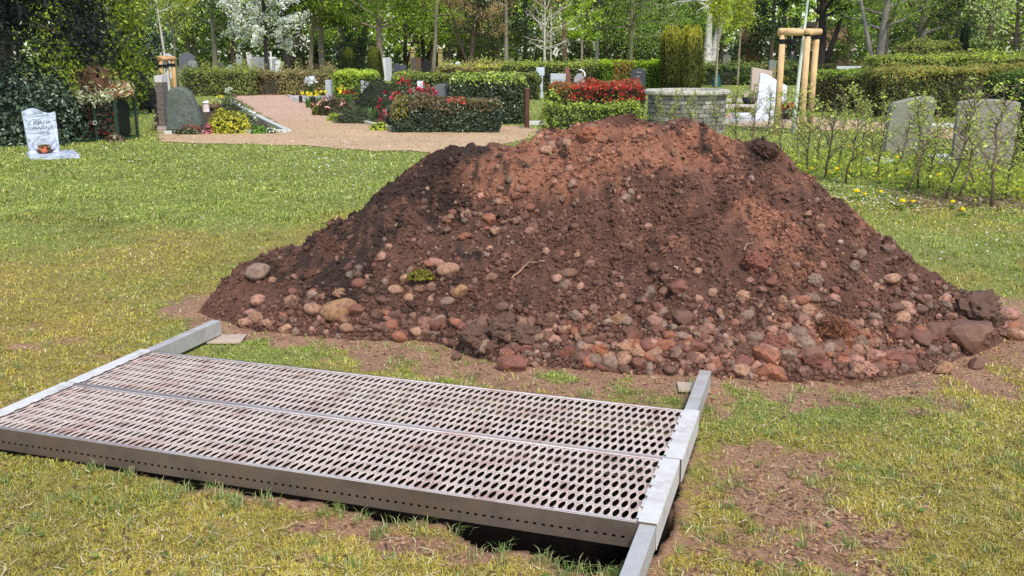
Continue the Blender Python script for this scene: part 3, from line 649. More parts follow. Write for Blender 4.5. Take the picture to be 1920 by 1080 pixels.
def daisies():
    pts = []
    for cx, cy, sx, sy, n in ((620, 300, 60, 18, 70), (560, 330, 90, 30, 34), (660, 345, 40, 20, 22), (1600, 372, 50, 10, 60), (1660, 380, 40, 12, 40), (280, 215, 30, 8, 14), (250, 300, 90, 30, 26), (150, 330, 90, 30, 14), (1560, 350, 20, 8, 20), (700, 310, 40, 14, 26), (430, 340, 60, 30, 20), (1500, 470, 0, 0, 0), (1780, 450, 70, 30, 16)):
        pts += [(rg.normal(cx, sx), rg.normal(cy, sy)) for i in range(n)]
    g = Geo(); m = 7; a = np.linspace(0, 6.283, m, endpoint=False)
    for px_, py_ in pts:
        x, y = G(px_, py_)
        if poly_dist(np.array([x]), np.array([y]), MOUND)[0] > -.1 or py_ < 190: continue
        d = math.hypot(x, y); r = .009 * max(1, d / 12); z = .03 + .01 * rnd.random(); tl = rnd.uniform(-.5, .1)
        g.add(np.concatenate([[(x, y, z + r * .3)], np.c_[x + r * np.cos(a), y + r * np.sin(a), z - tl * r * np.sin(a)]]), T=[(0, 1 + i, 1 + (i + 1) % m) for i in range(m)], c=S(236, 236, 226))
    tag(g.obj('daisies', M_petal), 'tiny white daisies dotted through the lawn', 'daisies', kind='stuff')
daisies()
def path_bits():
    g = Geo(); px_ = rg.uniform(290, 1040, 1500); py_ = rg.uniform(180, 288, 1500); x, y = G(px_, py_); ok = (poly_dist(x, y, PATHS[0]) > -.15) & (poly_dist(x, y, MOUND) < -.1); x, y = x[ok], y[ok]; n = len(x)
    leaves(g, np.stack([x, y, np.full(n, .03)], -1), .045, pick([S(206, 190, 120), S(150, 116, 84), S(120, 96, 74), S(220, 208, 180), S(140, 150, 80)], n), np.tile((0, 0, 1.), (n, 1)), .7, .3)
    tag(g.obj('path_litter', M_leaf), 'fallen petals and dead leaves scattered on the gravel path', 'leaf litter', kind='stuff')
path_bits()
def litter():
    n = 2600; px_ = rg.uniform(-60, 1980, n); py_ = rg.uniform(420, 1120, n); x, y = G(px_, py_); u, v = uv(x, y)
    ok = (poly_dist(x, y, MOUND) < .0) & (poly_dist(x, y, PIT) < -.04) & ~((u < .06) & (u > -PL - .06) & (v > -.05) & (v < 2 * PW + .05)); x, y = x[ok], y[ok]; n = len(x)
    L_ = rg.uniform(.015, .06, n); A = rg.uniform(0, 6.283, n); W_ = rg.uniform(.0012, .0026, n); k = rg.normal(size=n) * .35
    B = np.stack([x, y, ground_z(x, y) + rg.uniform(.006, .02, n)], -1); d = np.stack([np.cos(A), np.sin(A), rg.normal(size=n) * .12], -1); q = np.stack([-np.sin(A), np.cos(A), np.zeros(n)], -1)
    P = [B, B + d * (L_ * .5)[:, None] + q * (L_ * k * .3)[:, None] + (0, 0, .004), B + d * L_[:, None]]; V = np.stack([p + sg * q * W_[:, None] for p in P for sg in (-1, 1)], 1).reshape(-1, 3)
    i = np.arange(n)[:, None] * 6; Q = np.concatenate([i + np.array([[0, 2, 3, 1]]), i + np.array([[2, 4, 5, 3]])])
    c = pick([S(224, 212, 170), S(196, 176, 130), S(120, 92, 66), S(92, 70, 52), S(210, 190, 150)], n)
    tag(mesh_np('lawn_litter', V, [Q], M_grass, None, np.repeat(c, 6, 0)), 'dry stalks and bits of straw lying on the lawn', 'straw', kind='stuff')
    g = Geo(); n = 700; px_ = rg.uniform(-60, 1980, n); py_ = rg.uniform(420, 1120, n); x, y = G(px_, py_); u, v = uv(x, y); ok = (poly_dist(x, y, MOUND) < .0) & (poly_dist(x, y, PIT) < -.04) & ~((u < .06) & (u > -PL - .06) & (v > -.05) & (v < 2 * PW + .05)); x, y = x[ok], y[ok]; n = len(x)
    leaves(g, np.stack([x, y, ground_z(x, y) + .018], -1), .022, pick([S(96, 120, 58), S(120, 140, 70), S(110, 80, 60), S(150, 120, 90)], n), np.tile((0, 0, 1.), (n, 1)), .7, .35)
    tag(g.obj('lawn_weeds', M_leaf), 'small weed leaves and dead leaves in the lawn', 'weeds', kind='stuff')
litter()
#PART2
# ------------------------------------------------------------------ PLANTS: builders
def shell_box(w_, d_, h_, n):
    A = np.array([w_ * d_ * 1.3, w_ * h_, w_ * h_ * .6, d_ * h_, d_ * h_]); k = rg.choice(5, n, p=A / A.sum())
    u = rg.uniform(-.5, .5, n); v = rg.uniform(-.5, .5, n); z = rg.uniform(0, 1, n)
    P = np.zeros((n, 3)); N_ = np.zeros((n, 3))
    m = k == 0; P[m] = np.c_[u[m] * w_, v[m] * d_, np.full(m.sum(), h_)]; N_[m] = (0, 0, 1)
    for i, (ax, sg) in enumerate((('y', -1), ('y', 1), ('x', -1), ('x', 1))):
        m = k == i + 1
        if ax == 'y': P[m] = np.c_[u[m] * w_, np.full(m.sum(), sg * d_ / 2), z[m] * h_]; N_[m] = (0, sg, .25)
        else: P[m] = np.c_[np.full(m.sum(), sg * w_ / 2), v[m] * d_, z[m] * h_]; N_[m] = (sg, 0, .25)
    return P, N_, k == 0
def lump(P, amp, f=1.3, s=0):
    return (fbm(P[:, 0] * f + P[:, 1] * f * .7 + 3.1 * s, P[:, 2] * f + P[:, 1] * f * .4, 1, 3, 90 + s) - .5) * amp
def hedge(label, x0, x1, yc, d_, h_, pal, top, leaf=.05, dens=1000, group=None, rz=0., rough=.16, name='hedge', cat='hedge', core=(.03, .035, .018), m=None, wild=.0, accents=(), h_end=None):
    w_ = x1 - x0; t = thing(name, label, cat, ((x0 + x1) / 2, yc, 0), rz, group); s = rnd.randrange(1000)
    n = int((w_ * d_ + 2 * w_ * h_ + 2 * d_ * h_) * dens)
    P, N_, istop = shell_box(w_, d_, h_, n); L0 = lump(P, rough * 2, 1.4, s) + lump(P, rough, 5, s + 2)
    P = P + N_ * (L0 - rg.exponential(leaf * .9, n) + rg.uniform(0, leaf * .6, n))[:, None]
    cr = .12
    P[:, 2] -= cr * np.clip((np.abs(P[:, 0]) - w_ / 2 + cr) / cr, 0, 1) ** 2 * (P[:, 2] > h_ - .25); P[:, 2] = np.maximum(P[:, 2], .02)
    if h_end is not None: P[:, 2] *= 1 + (h_end / h_ - 1) * (P[:, 0] / w_ + .5)
    if wild: P[:, 2] += wild * rg.exponential(1, n) * (rg.uniform(0, 1, n) < .25) * sstep(h_ * .6, h_, P[:, 2])
    pn = fbm(P[:, 0] * 1.1 + s, P[:, 2] * 1.6 + P[:, 1], 1.6, 3, 95); c = pick(pal, n); ct = pick(top, n)
    young = sstep(h_ - .28, h_ - .02, P[:, 2] + (pn - .5) * .25)
    c = np.where((rg.uniform(0, 1, n) < young * .85)[:, None], ct, c); c = c * (.7 + .6 * pn)[:, None]
    for ax, aw, az0, az1, col, pr in accents:          # flower or young-leaf patches: (x centre -0.5..0.5, half width, z range, colour, share)
        q = (np.abs(P[:, 0] / w_ - ax) < aw) & (P[:, 2] > az0) & (P[:, 2] < az1) & (rg.uniform(0, 1, n) < pr); c[q] = col * rg.uniform(.75, 1.2, (q.sum(), 1))
    g = Geo(); leaves(g, P, leaf, c, N_, .62, .75); g.obj('foliage', m or M_leaf, t)
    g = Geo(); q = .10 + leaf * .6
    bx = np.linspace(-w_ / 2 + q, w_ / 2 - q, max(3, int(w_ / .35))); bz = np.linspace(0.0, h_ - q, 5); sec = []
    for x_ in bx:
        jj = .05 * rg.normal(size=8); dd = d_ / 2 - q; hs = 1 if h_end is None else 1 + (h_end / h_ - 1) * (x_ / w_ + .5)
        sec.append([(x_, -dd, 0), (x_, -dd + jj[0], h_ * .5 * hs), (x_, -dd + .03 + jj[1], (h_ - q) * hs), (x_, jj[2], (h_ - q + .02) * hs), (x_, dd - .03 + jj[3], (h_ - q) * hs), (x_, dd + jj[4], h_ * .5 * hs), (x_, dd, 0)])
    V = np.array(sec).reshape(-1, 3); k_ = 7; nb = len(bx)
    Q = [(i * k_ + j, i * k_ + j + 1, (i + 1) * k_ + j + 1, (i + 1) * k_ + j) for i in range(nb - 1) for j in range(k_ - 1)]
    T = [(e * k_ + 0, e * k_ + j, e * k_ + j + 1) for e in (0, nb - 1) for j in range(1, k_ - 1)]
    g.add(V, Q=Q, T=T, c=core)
    for i in range(int(w_ * 9)):                       # stems seen near the ground
        a, b = rg.uniform(-w_ / 2 + .05, w_ / 2 - .05), rg.uniform(-d_ / 2 + .03, d_ / 2 - .03); g.tube([(a, b, -.02), (a + rg.normal() * .05, b + rg.normal() * .03, h_ * .35), (a + rg.normal() * .08, b + rg.normal() * .04, h_ * .8)], [.012, .009, .004], 4, S(70, 58, 44))
    g.obj('branches', M_core, t); return t
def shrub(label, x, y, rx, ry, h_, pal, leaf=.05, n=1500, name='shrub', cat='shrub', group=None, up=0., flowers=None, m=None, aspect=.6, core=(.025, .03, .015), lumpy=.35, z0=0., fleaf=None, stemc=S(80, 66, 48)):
    t = thing(name, label, cat, (x, y, z0), 0, group); s = rnd.randrange(1000)
    d = unit(rg.normal(size=(n, 3))); d[:, 2] = np.abs(d[:, 2]) * 1.0 - .12; d = unit(d)
    r = (1 - rg.exponential(.10, n)) * (1 + (fbm(d[:, 0] * 2.2 + s, d[:, 1] * 2.2 + d[:, 2] * 2, 1.4, 3, s) - .5) * lumpy * 2)
    P = d * r[:, None] * (rx, ry, h_); P[:, 2] = np.maximum(P[:, 2], .015)
    Nn = d.copy(); Nn[:, 2] += up; g = Geo(); c = pick(pal, n) * (.7 + .6 * fbm(P[:, 0] / rx * 2 + s, P[:, 2] / h_ * 2, 1.5, 3, 97))[:, None]
    leaves(g, P, leaf, c, Nn, aspect, .8); g.obj('foliage', m or M_leaf, t)
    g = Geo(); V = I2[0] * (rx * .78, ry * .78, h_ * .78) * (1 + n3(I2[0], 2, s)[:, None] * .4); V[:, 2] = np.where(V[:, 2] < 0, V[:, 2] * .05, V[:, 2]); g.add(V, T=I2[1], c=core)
    for i in range(7):
        a = i * .9 + s; g.tube([(0.02 * math.cos(a), .02 * math.sin(a), -.02), (rx * .5 * math.cos(a), ry * .5 * math.sin(a), h_ * .5), (rx * .9 * math.cos(a), ry * .9 * math.sin(a), h_ * .7)], [.014, .009, .003], 4, stemc)
    g.obj('branches', M_core, t)
    if flowers:
        for fname, cols, nf, sz, zlo in flowers:
            d = unit(rg.normal(size=(nf * 3, 3))); d = d[d[:, 2] > zlo][:nf]; k = len(d)
            P = d * (rx, ry, h_) * (1.0 + (fbm(d[:, 0] * 2.2 + s, d[:, 1] * 2.2 + d[:, 2] * 2, 1.4, 3, s) - .5)[:, None] * lumpy * 2 + .02)
            g = Geo(); P = np.repeat(P, 6, 0) + rg.normal(size=(k * 6, 3)) * sz * .45; leaves(g, P, sz, np.repeat(pick(cols, k), 6, 0), np.repeat(d, 6, 0), .8, .9); g.obj(fname, M_petal, t)
    return t

def tree_parts(t, seed, H, r0, cb, Rr, nb, leaf, nleaf, pal, shape='round', bark=S(92, 80, 68), lean=(0, 0), droop=0., fork=0, spread=.5, m=None, aspect=.6, barkm=None, straight=False, twig=True):
    r = np.random.default_rng(seed); g = Geo(); k = 9
    zs = np.linspace(0, 1, k); wob = np.cumsum(r.normal(size=(k, 2)) * (.0 if straight else .035) * H / 8, 0); wob -= wob[0]
    TP = np.c_[wob[:, 0] + lean[0] * zs ** 1.3, wob[:, 1] + lean[1] * zs ** 1.3, zs * H * .92]; TR = r0 * (1 - zs * .85) ; TR[0] *= 1.35
    TP[0, 2] = -.1
    g.tube(TP, TR, 9, bark); LP = []
    tr = lambda z: np.array([np.interp(z / (H * .92), zs, TP[:, i]) for i in range(3)])
    for f in range(fork):
        a = r.uniform(0, 6.28) if f else (math.pi if lean[0] > 0 else 0); b = tr(H * .04 + .15 * f); e = b + np.array((math.cos(a) * H * .16, math.sin(a) * H * .08, H * .55))
        g.tube([b, b * .6 + e * .4 + (0, 0, -.2), e], [r0 * .7, r0 * .5, r0 * .2], 7, bark)
    for i in range(nb):
        q = (i + r.uniform(0, 1)) / nb; z = cb + (H * .9 - cb) * q ** (1.15); base = tr(min(z, H * .9)); a = i * 2.4 + r.uniform(-.5, .5)
        if shape == 'round': ln = Rr * math.sqrt(max(.05, 1 - ((q - .4) / .62) ** 2)); el = .35 + .5 * q
        elif shape == 'cone': ln = Rr * (1.02 - q); el = -.05
        elif shape == 'column': ln = Rr * (1 if q < .7 else 1.2 - q); el = 1.15
        elif shape == 'weep': ln = Rr * math.sqrt(max(.05, 1 - ((q - .4) / .62) ** 2)); el = .4
        elif shape == 'plate': ln = Rr * (1.1 - .6 * q); el = .05
        else: ln = Rr * (1 - .5 * q); el = .6
        ln *= r.uniform(.75, 1.15); dv = np.array((math.cos(a) * math.cos(el), math.sin(a) * math.cos(el), math.sin(el)))
        s5 = np.linspace(0, 1, 6)[:, None]; BP = base + dv * ln * s5 + np.cumsum(r.normal(size=(6, 3)) * ln * .035, 0) + np.array((0, 0, 1)) * (-droop * ln * s5 ** 2)
        br = max(.012, min(r0 * .38, Rr * .016 if shape in ('cone', 'plate') else 9) * (1 - .6 * q)); g.tube(BP, np.linspace(br, br * .25, 6), 5, bark, False)
        for j in range(4 if twig else 2):
            f = r.uniform(.35, .95); p = BP[0] + (BP[-1] - BP[0]) * f; p = np.array([np.interp(f, s5[:, 0], BP[:, x]) for x in range(3)])
            tv = unit(dv + r.normal(size=3) * .8); tl = ln * .38 * r.uniform(.6, 1.2); TPp = p + tv * tl * np.linspace(0, 1, 4)[:, None] + np.array((0, 0, 1)) * (-droop * tl * 1.2 * np.linspace(0, 1, 4)[:, None] ** 2)
            g.tube(TPp, np.linspace(br * .35, br * .12, 4), 4, bark, False); LP.append((TPp, tl))
        LP.append((BP[2:], ln * .7))
    g.obj('trunk', barkm or M_bark, t, True)
    if nleaf:
        per = max(1, nleaf // len(LP)); Pl = []; cl = []
        for bp, ln in LP:
            f = r.uniform(0, 1, per); i0 = np.minimum((f * (len(bp) - 1)).astype(int), len(bp) - 2); ff = f * (len(bp) - 1) - i0
            p = bp[i0] * (1 - ff[:, None]) + bp[i0 + 1] * ff[:, None]
            sg = ln * spread * .42; off = r.normal(size=(per, 3)) * sg
            if shape == 'plate': off[:, 2] *= .18
            if shape == 'weep': off[:, 2] = -np.abs(r.normal(size=per)) * ln * .75
            Pl.append(p + off); cl.append(np.full(per, r.uniform(.72, 1.28)))
        Pl = np.concatenate(Pl); cl = np.concatenate(cl); Pl[:, 2] = np.maximum(Pl[:, 2], .25)
        rg_state = None; i = r.choice(len(pal), len(Pl)); c = np.array([np.asarray(p) for p in pal])[i] * cl[:, None] * r.uniform(.75, 1.25, (len(Pl), 1))
        Nn = np.tile((0, 0, 1.), (len(Pl), 1)) if shape == 'plate' else None
        g = Geo(); leaves(g, Pl, leaf, c, Nn, aspect, .5 if shape == 'plate' else 1, droop=.8 if shape == 'weep' else 0); g.obj('crown', m or M_leaf, t)
    return t
def tree(label, px, Y, seed, name='tree', cat='tree', group=None, **k):
    return tree_parts(thing(name, label, cat, (PX(px, Y, 1.5), Y, 0), 0, group), seed, **k)

# palettes
G_DK = [S(38, 54, 28), S(54, 72, 36), S(68, 88, 46)]
G_MD = [S(82, 104, 44), S(106, 128, 58), S(126, 146, 72)]
G_LT = [S(146, 170, 62), S(164, 184, 80), S(126, 152, 56)]
G_YL = [S(178, 192, 70), S(160, 180, 66), S(194, 202, 100)]
G_BL = [S(40, 58, 50), S(52, 72, 62)]
G_PK = [S(186, 152, 126), S(166, 140, 104), S(156, 150, 90)]
G_OL = [S(128, 132, 76), S(154, 154, 98), S(106, 112, 62)]
WHITE = [S(240, 240, 232), S(232, 230, 220), S(214, 222, 190)]

# ------------------------------------------------------------------ FAR WOOD, trees behind the graves
def far_wood():
    n = 120000; x = rg.uniform(-100, 105, n); y = rg.uniform(98, 128, n); z = 15 * rg.uniform(0, 1, n) ** .8
    dn = fbm(x, z * 1.2 + y * .5, .16, 4, 201)
    sky = (x < -30) & (x > -42) & (z > 6)
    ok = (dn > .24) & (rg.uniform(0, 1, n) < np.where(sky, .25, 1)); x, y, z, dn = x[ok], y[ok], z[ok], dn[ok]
    k = sstep(1.5, 4, z + (dn - .5) * 5); c = pick(G_DK, len(x)) * (1 - k[:, None]) + pick(G_MD + G_LT + G_YL + G_PK[2:], len(x)) * k[:, None] * 1.35  # leaves low down painted darker, standing in for shade between the trunks
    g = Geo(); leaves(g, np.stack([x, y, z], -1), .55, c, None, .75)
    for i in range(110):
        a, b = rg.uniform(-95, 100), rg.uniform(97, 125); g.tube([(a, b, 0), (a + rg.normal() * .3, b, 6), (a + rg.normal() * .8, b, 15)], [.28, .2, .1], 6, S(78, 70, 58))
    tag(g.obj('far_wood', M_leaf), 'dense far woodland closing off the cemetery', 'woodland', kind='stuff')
far_wood()
TR = dict(H=10, r0=.18, cb=2.8, Rr=3.5, nb=28, leaf=.19, nleaf=11000)
def K(**k): d = dict(TR); d.update(k); return d
mid = 'trees standing behind the graves'
# left edge
tree('huge dark needle tree with drooping boughs at the top left corner', 5, 18.5, 1, 'conifer_tree', **K(H=9, r0=.25, cb=2.3, Rr=2.1, nb=54, leaf=.12, nleaf=48000, pal=[S(24, 32, 26), S(34, 42, 36), S(46, 52, 48)], shape='cone', droop=.35, aspect=.35, spread=.85, straight=True))
tree('yellow green feathery conifer behind the garden waste cage', 180, 25, 2, 'conifer_tree', **K(H=8, r0=.2, cb=.3, Rr=1.5, nb=60, leaf=.11, nleaf=26000, pal=[S(150, 162, 54), S(122, 142, 48), S(172, 178, 80), S(88, 112, 42)], shape='round', droop=.25, spread=.9, aspect=.4))
tree('glossy dark holly tree left of the pale willow', 262, 31, 3, 'holly_tree', **K(H=8, r0=.16, cb=.9, Rr=1.0, nb=44, leaf=.10, nleaf=12000, pal=[S(44, 62, 48), S(60, 80, 60), S(120, 138, 120), S(36, 52, 36)], shape='round', spread=1.0, m=M_gloss))
tree('pale yellow green fastigiate young tree behind the small staked frame', 328, 44, 4, 'young_tree', **K(H=7, r0=.07, cb=1.9, Rr=2.2, nb=40, leaf=.09, nleaf=9000, pal=[S(176, 184, 84), S(156, 168, 72), S(190, 190, 104)], shape='column', bark=S(104, 104, 84), spread=.5, straight=True))
tree('grey tree with bare upper limbs and ivy beside the white blossom', 402, 52, 5, group=mid, **K(H=9, r0=.16, cb=2.8, Rr=2.2, nb=24, leaf=.12, nleaf=5200, pal=G_MD + G_DK, shape='round', bark=S(120, 112, 96)))
tree('dark ivy covered tree left of the white blossom', 440, 54, 6, group=mid, **K(H=8, r0=.15, cb=1.4, Rr=1.9, nb=30, leaf=.12, nleaf=8000, pal=G_DK + G_MD, shape='round'))
tree('fruit tree in full white blossom reaching over the far left graves', 500, 50, 7, 'blossom_tree', **K(H=7, r0=.14, cb=2.0, Rr=3.0, nb=34, leaf=.11, nleaf=17000, pal=WHITE + WHITE[:2] + [S(150, 160, 84)], shape='round', bark=S(62, 54, 46), spread=.24, droop=.25, m=M_petal))
tree('dark forked double trunk at the right end of the white blossom', 541, 62, 8, group=mid, **K(H=10, r0=.28, cb=4.2, Rr=3.0, nb=20, leaf=.16, nleaf=5200, pal=G_MD, fork=1, bark=S(54, 48, 42)))
tree('pale trunk leaning right at the end of the twiggy hedge', 582, 64, 9, group=mid, **K(pal=G_MD + G_LT, lean=(.9, 0), cb=3.4, bark=S(134, 122, 100), H=10))
tree('straight pale trunk right of the leaning one with green crown', 604, 66, 10, group=mid, **K(pal=G_MD + G_OL, cb=3.0, bark=S(138, 128, 108), r0=.24))
tree('blue green low spruce behind the two dwarf cypresses', 668, 72, 11, 'conifer_tree', **K(H=6, cb=.3, Rr=2.6, nb=40, leaf=.16, nleaf=10000, pal=G_BL + G_DK, shape='cone', aspect=.35, spread=.8, r0=.14))
tree('pinkish grey straight trunk right of the dwarf cypresses', 712, 60, 12, group=mid, **K(pal=G_MD + G_LT, cb=3.0, bark=S(142, 124, 106), r0=.24, straight=True))
tree('light green hornbeam with several dark stems left of the slender tree', 758, 74, 13, group=mid, **K(pal=G_LT + G_MD[1:], cb=2.0, fork=3, Rr=4.2, nleaf=12000, bark=S(60, 54, 46), leaf=.16))
tree('light green hornbeam with dark stems right behind the slender tree', 796, 78, 14, group=mid, **K(pal=G_LT, cb=2.1, fork=3, Rr=4.0, nleaf=11000, bark=S(52, 46, 40), leaf=.16))
tree('slender grey tree forking high above the middle graves', 811, 58, 15, group=mid, **K(pal=G_LT + G_PK[2:], cb=3.6, r0=.13, Rr=2.4, nb=18, nleaf=2600, lean=(.9, 0), bark=S(128, 118, 100), leaf=.13))
tree('stout trunk with yellowish leaves behind the slender tree', 838, 80, 16, group=mid, **K(pal=G_LT + G_PK, cb=3.6, r0=.34, bark=S(110, 100, 82)))
tree('pink budding tree with a trunk leaning right', 881, 60, 17, group=mid, **K(pal=G_PK + [S(190, 154, 132)], cb=2.8, lean=(1.6, 0), fork=1, Rr=3.0, leaf=.11, nleaf=7500, bark=S(76, 66, 54), H=9))
tree('dark spruce behind the pink budding tree', 934, 74, 18, 'conifer_tree', **K(H=14, cb=2.2, Rr=3.6, nb=40, leaf=.2, nleaf=10000, pal=G_DK + G_BL, shape='cone', aspect=.4, spread=.8, straight=True))
tree('olive green shrubby tree with flat sprays below the dark spruce', 915, 66, 19, group=mid, **K(H=5, cb=1.4, Rr=2.6, nb=22, leaf=.13, nleaf=5000, pal=[S(104, 116, 46), S(88, 102, 40)], shape='plate', r0=.12))
tree('straight pale trunk in front of the dark spruces', 949, 60, 20, group=mid, **K(pal=G_DK + G_MD, cb=5, r0=.16, bark=S(132, 124, 110), nleaf=3500, straight=True))
tree('dark spruce behind the bare white branched tree', 985, 78, 21, 'conifer_tree', **K(H=15, cb=2.6, Rr=4.2, nb=42, leaf=.22, nleaf=11000, pal=G_DK + [S(70, 78, 46)], shape='cone', aspect=.4, spread=.8, straight=True, bark=S(62, 52, 42)))
tree('bare young tree with whitish trunk and branches above the mid hedge', 1021, 50, 22, 'bare_tree', **K(H=5.5, r0=.085, cb=1.7, Rr=1.9, nb=26, leaf=.1, nleaf=0, pal=G_LT, bark=S(196, 186, 166), shape='round', straight=True, droop=.1))
tree('smaller bare whitish tree just right of the taller bare one', 1033, 52, 23, 'bare_tree', **K(H=4.2, r0=.06, cb=1.6, Rr=1.3, nb=16, leaf=.1, nleaf=0, pal=G_LT, bark=S(186, 176, 156), shape='round', straight=True))
tree('brown leaning trunk right of the bare trees', 1062, 62, 24, group=mid, **K(pal=G_OL + G_PK, cb=4, r0=.2, lean=(-.5, 0), bark=S(150, 122, 96), Rr=2.6, nleaf=4000))
tree('young maple with bright green leaves right of the brown leaning trunk', 1091, 54, 25, 'young_tree', **K(H=6.5, r0=.085, cb=2.2, Rr=1.3, nb=22, leaf=.13, nleaf=3000, pal=[S(150, 176, 56), S(128, 158, 46), S(168, 186, 76)], bark=S(138, 126, 104), straight=True))
tree('curved grey trunk in front of the dark yew gloom', 1117, 58, 26, group=mid, **K(pal=G_MD, cb=3.0, r0=.13, Rr=2.4, nleaf=3500, H=8, bark=S(128, 122, 112)))
tree('grey trunk under weeping light green foliage', 1181, 58, 27, 'weeping_tree', **K(H=8, cb=2.6, Rr=3.6, nb=30, leaf=.11, nleaf=9000, pal=[S(118, 142, 62), S(140, 158, 78), S(100, 126, 52)], shape='weep', droop=.35, bark=S(128, 116, 98), r0=.16))
tree('weeping light green tree right of the grey trunk', 1262, 66, 28, 'weeping_tree', **K(H=9, cb=3.0, Rr=3.4, nb=30, leaf=.12, nleaf=10000, pal=[S(112, 138, 60), S(128, 150, 72), S(92, 120, 50)], shape='weep', droop=.4, bark=S(70, 60, 50), r0=.16))
tree('dark yew filling the shade behind the mid hedge', 1135, 84, 29, 'conifer_tree', **K(H=8, cb=.4, Rr=4.0, nb=36, leaf=.22, nleaf=9000, pal=[S(26, 34, 22), S(38, 46, 28)], shape='round', aspect=.4))
tree('dark yew behind the two columnar yews', 1222, 86, 30, 'conifer_tree', **K(H=8, cb=.4, Rr=4.2, nb=36, leaf=.22, nleaf=9000, pal=[S(30, 38, 24), S(44, 50, 32)], shape='round', aspect=.4))
def birch(label, px, Y, seed, **k):
    return tree(label, px, Y, seed, 'birch_tree', **K(barkm=M_birch, bark=S(216, 208, 200), pal=[S(124, 150, 62), S(146, 166, 80)], cb=4.0, leaf=.12, nleaf=4500, shape='weep', droop=.4, r0=.3, H=10, Rr=2.6, nb=18, **k))
M_birch = mat('birch_bark', .8, 8, .1, .5, 12, dirt=(S(46, 42, 40), 3.2, .52, .95))
birch('white birch with dark fissures left of a twin birch', 1327, 62, 31, straight=True)
birch('white birch leaning right from the foot of its twin', 1331, 62.5, 32, lean=(2.0, 0))
tree('young tree with yellow green crown and a watering bag at its foot', 1345, 37, 33, 'young_tree', **K(H=5.2, r0=.055, cb=2.2, Rr=1.0, nb=30, leaf=.09, nleaf=3600, pal=[S(170, 178, 62), S(186, 190, 84), S(150, 164, 54)], bark=S(150, 142, 116), shape='column', spread=.6, straight=True))
tree('young yellow green tree in front of the huge redwood trunk', 1386, 46, 34, 'young_tree', **K(H=5.5, r0=.055, cb=2.3, Rr=1.1, nb=26, leaf=.10, nleaf=3200, pal=[S(164, 172, 60), S(148, 160, 56)], bark=S(148, 136, 112), shape='column', spread=.6, straight=True))
tree('huge reddish redwood trunk behind the young yellow green trees', 1402, 70, 35, 'redwood_tree', **K(H=22, r0=.78, cb=6, Rr=4, nb=30, leaf=.3, nleaf=4000, pal=G_OL + G_DK, bark=S(150, 108, 84), shape='cone', straight=True, lean=(.6, 0)))
tree('dark conifer between the redwood trunk and the wooden tripod', 1445, 68, 36, 'conifer_tree', **K(H=10, cb=.6, Rr=3.4, nb=40, leaf=.2, nleaf=10000, pal=G_DK + G_BL, shape='cone', aspect=.4, spread=.9))
tree('dark trunk right behind the wooden tripod', 1541, 56, 37, group=mid, **K(H=10, cb=3.6, Rr=2.6, nb=20, nleaf=4200, pal=G_MD + G_DK, r0=.3, bark=S(50, 44, 40), fork=1))
tree('low green tree between the little house and the forked leaning tree', 1590, 66, 38, group=mid, **K(H=6, cb=.5, Rr=2.8, nb=34, leaf=.15, nleaf=10000, pal=G_MD + [S(70, 88, 40)], r0=.12))
tree('forked grey tree leaning left over the right hedges', 1648, 48, 39, group=mid, **K(H=8, cb=2.7, Rr=2.6, nb=20, leaf=.12, nleaf=4500, pal=G_LT + G_MD, r0=.25, bark=S(128, 120, 108), fork=1, lean=(.5, 0)))
tree('slim trunk just right of the forked leaning tree', 1663, 54, 40, group=mid, **K(H=9, cb=2.2, Rr=2.0, nb=24, leaf=.12, nleaf=4200, pal=G_MD + G_LT, r0=.13, bark=S(110, 104, 90)))
tree('stout grey tree with low side shoots left of the flat cedar', 1726, 58, 41, group=mid, **K(H=10, cb=2.6, Rr=3.0, nb=26, leaf=.14, nleaf=5500, pal=G_MD + G_OL, r0=.38, bark=S(116, 108, 98)))
tree('cedar with flat spreading boughs at the right', 1853, 52, 42, 'cedar_tree', **K(H=9, cb=2.0, Rr=4.0, nb=26, leaf=.14, nleaf=16000, pal=[S(88, 102, 48), S(72, 86, 42), S(112, 118, 58)], shape='plate', r0=.26, bark=S(92, 80, 66), aspect=.4, spread=.8))
tree('pale leaved tree at the top right corner', 1905, 42, 43, 'blossom_tree', **K(H=7, cb=1.8, Rr=2.3, nb=26, leaf=.12, nleaf=5000, pal=[S(182, 190, 120), S(206, 206, 160), S(110, 128, 60)], r0=.13))
tree('dark green tree far behind the stout grey tree', 1700, 84, 44, 'conifer_tree', **K(H=11, cb=.4, Rr=5, nb=40, leaf=.24, nleaf=11000, pal=G_DK, shape='round', aspect=.5))
tree('dark spruce behind the flat cedar', 1790, 80, 45, 'conifer_tree', **K(H=11, cb=.5, Rr=4.4, nb=40, leaf=.22, nleaf=11000, pal=G_DK + G_BL, shape='cone', aspect=.4, spread=.9))
tree('dark green tree behind the far left graves', 365, 82, 46, group=mid, **K(H=7, cb=.5, Rr=3.4, nb=36, leaf=.2, nleaf=8000, pal=G_DK + G_MD, shape='round'))
tree('dark green tree behind the leaning pale trunk', 570, 84, 47, 'conifer_tree', **K(H=11, cb=.4, Rr=4.6, nb=40, leaf=.24, nleaf=11000, pal=G_DK, shape='round', aspect=.5))
tree('green tree between the pinkish trunk and the hornbeams', 640, 80, 48, group=mid, **K(H=11, cb=1.6, Rr=4.6, nb=36, leaf=.2, nleaf=11000, pal=G_MD + G_LT, shape='round'))
tree('dark tree behind the stout trunk with yellowish leaves', 865, 88, 49, 'conifer_tree', **K(H=11, cb=.6, Rr=4.4, nb=40, leaf=.24, nleaf=10000, pal=G_DK + G_MD[:1], shape='round', aspect=.5))
tree('dark green tree behind the birches', 1350, 86, 50, 'conifer_tree', **K(H=10, cb=.6, Rr=4.2, nb=40, leaf=.24, nleaf=10000, pal=G_DK + G_BL, shape='round', aspect=.5))
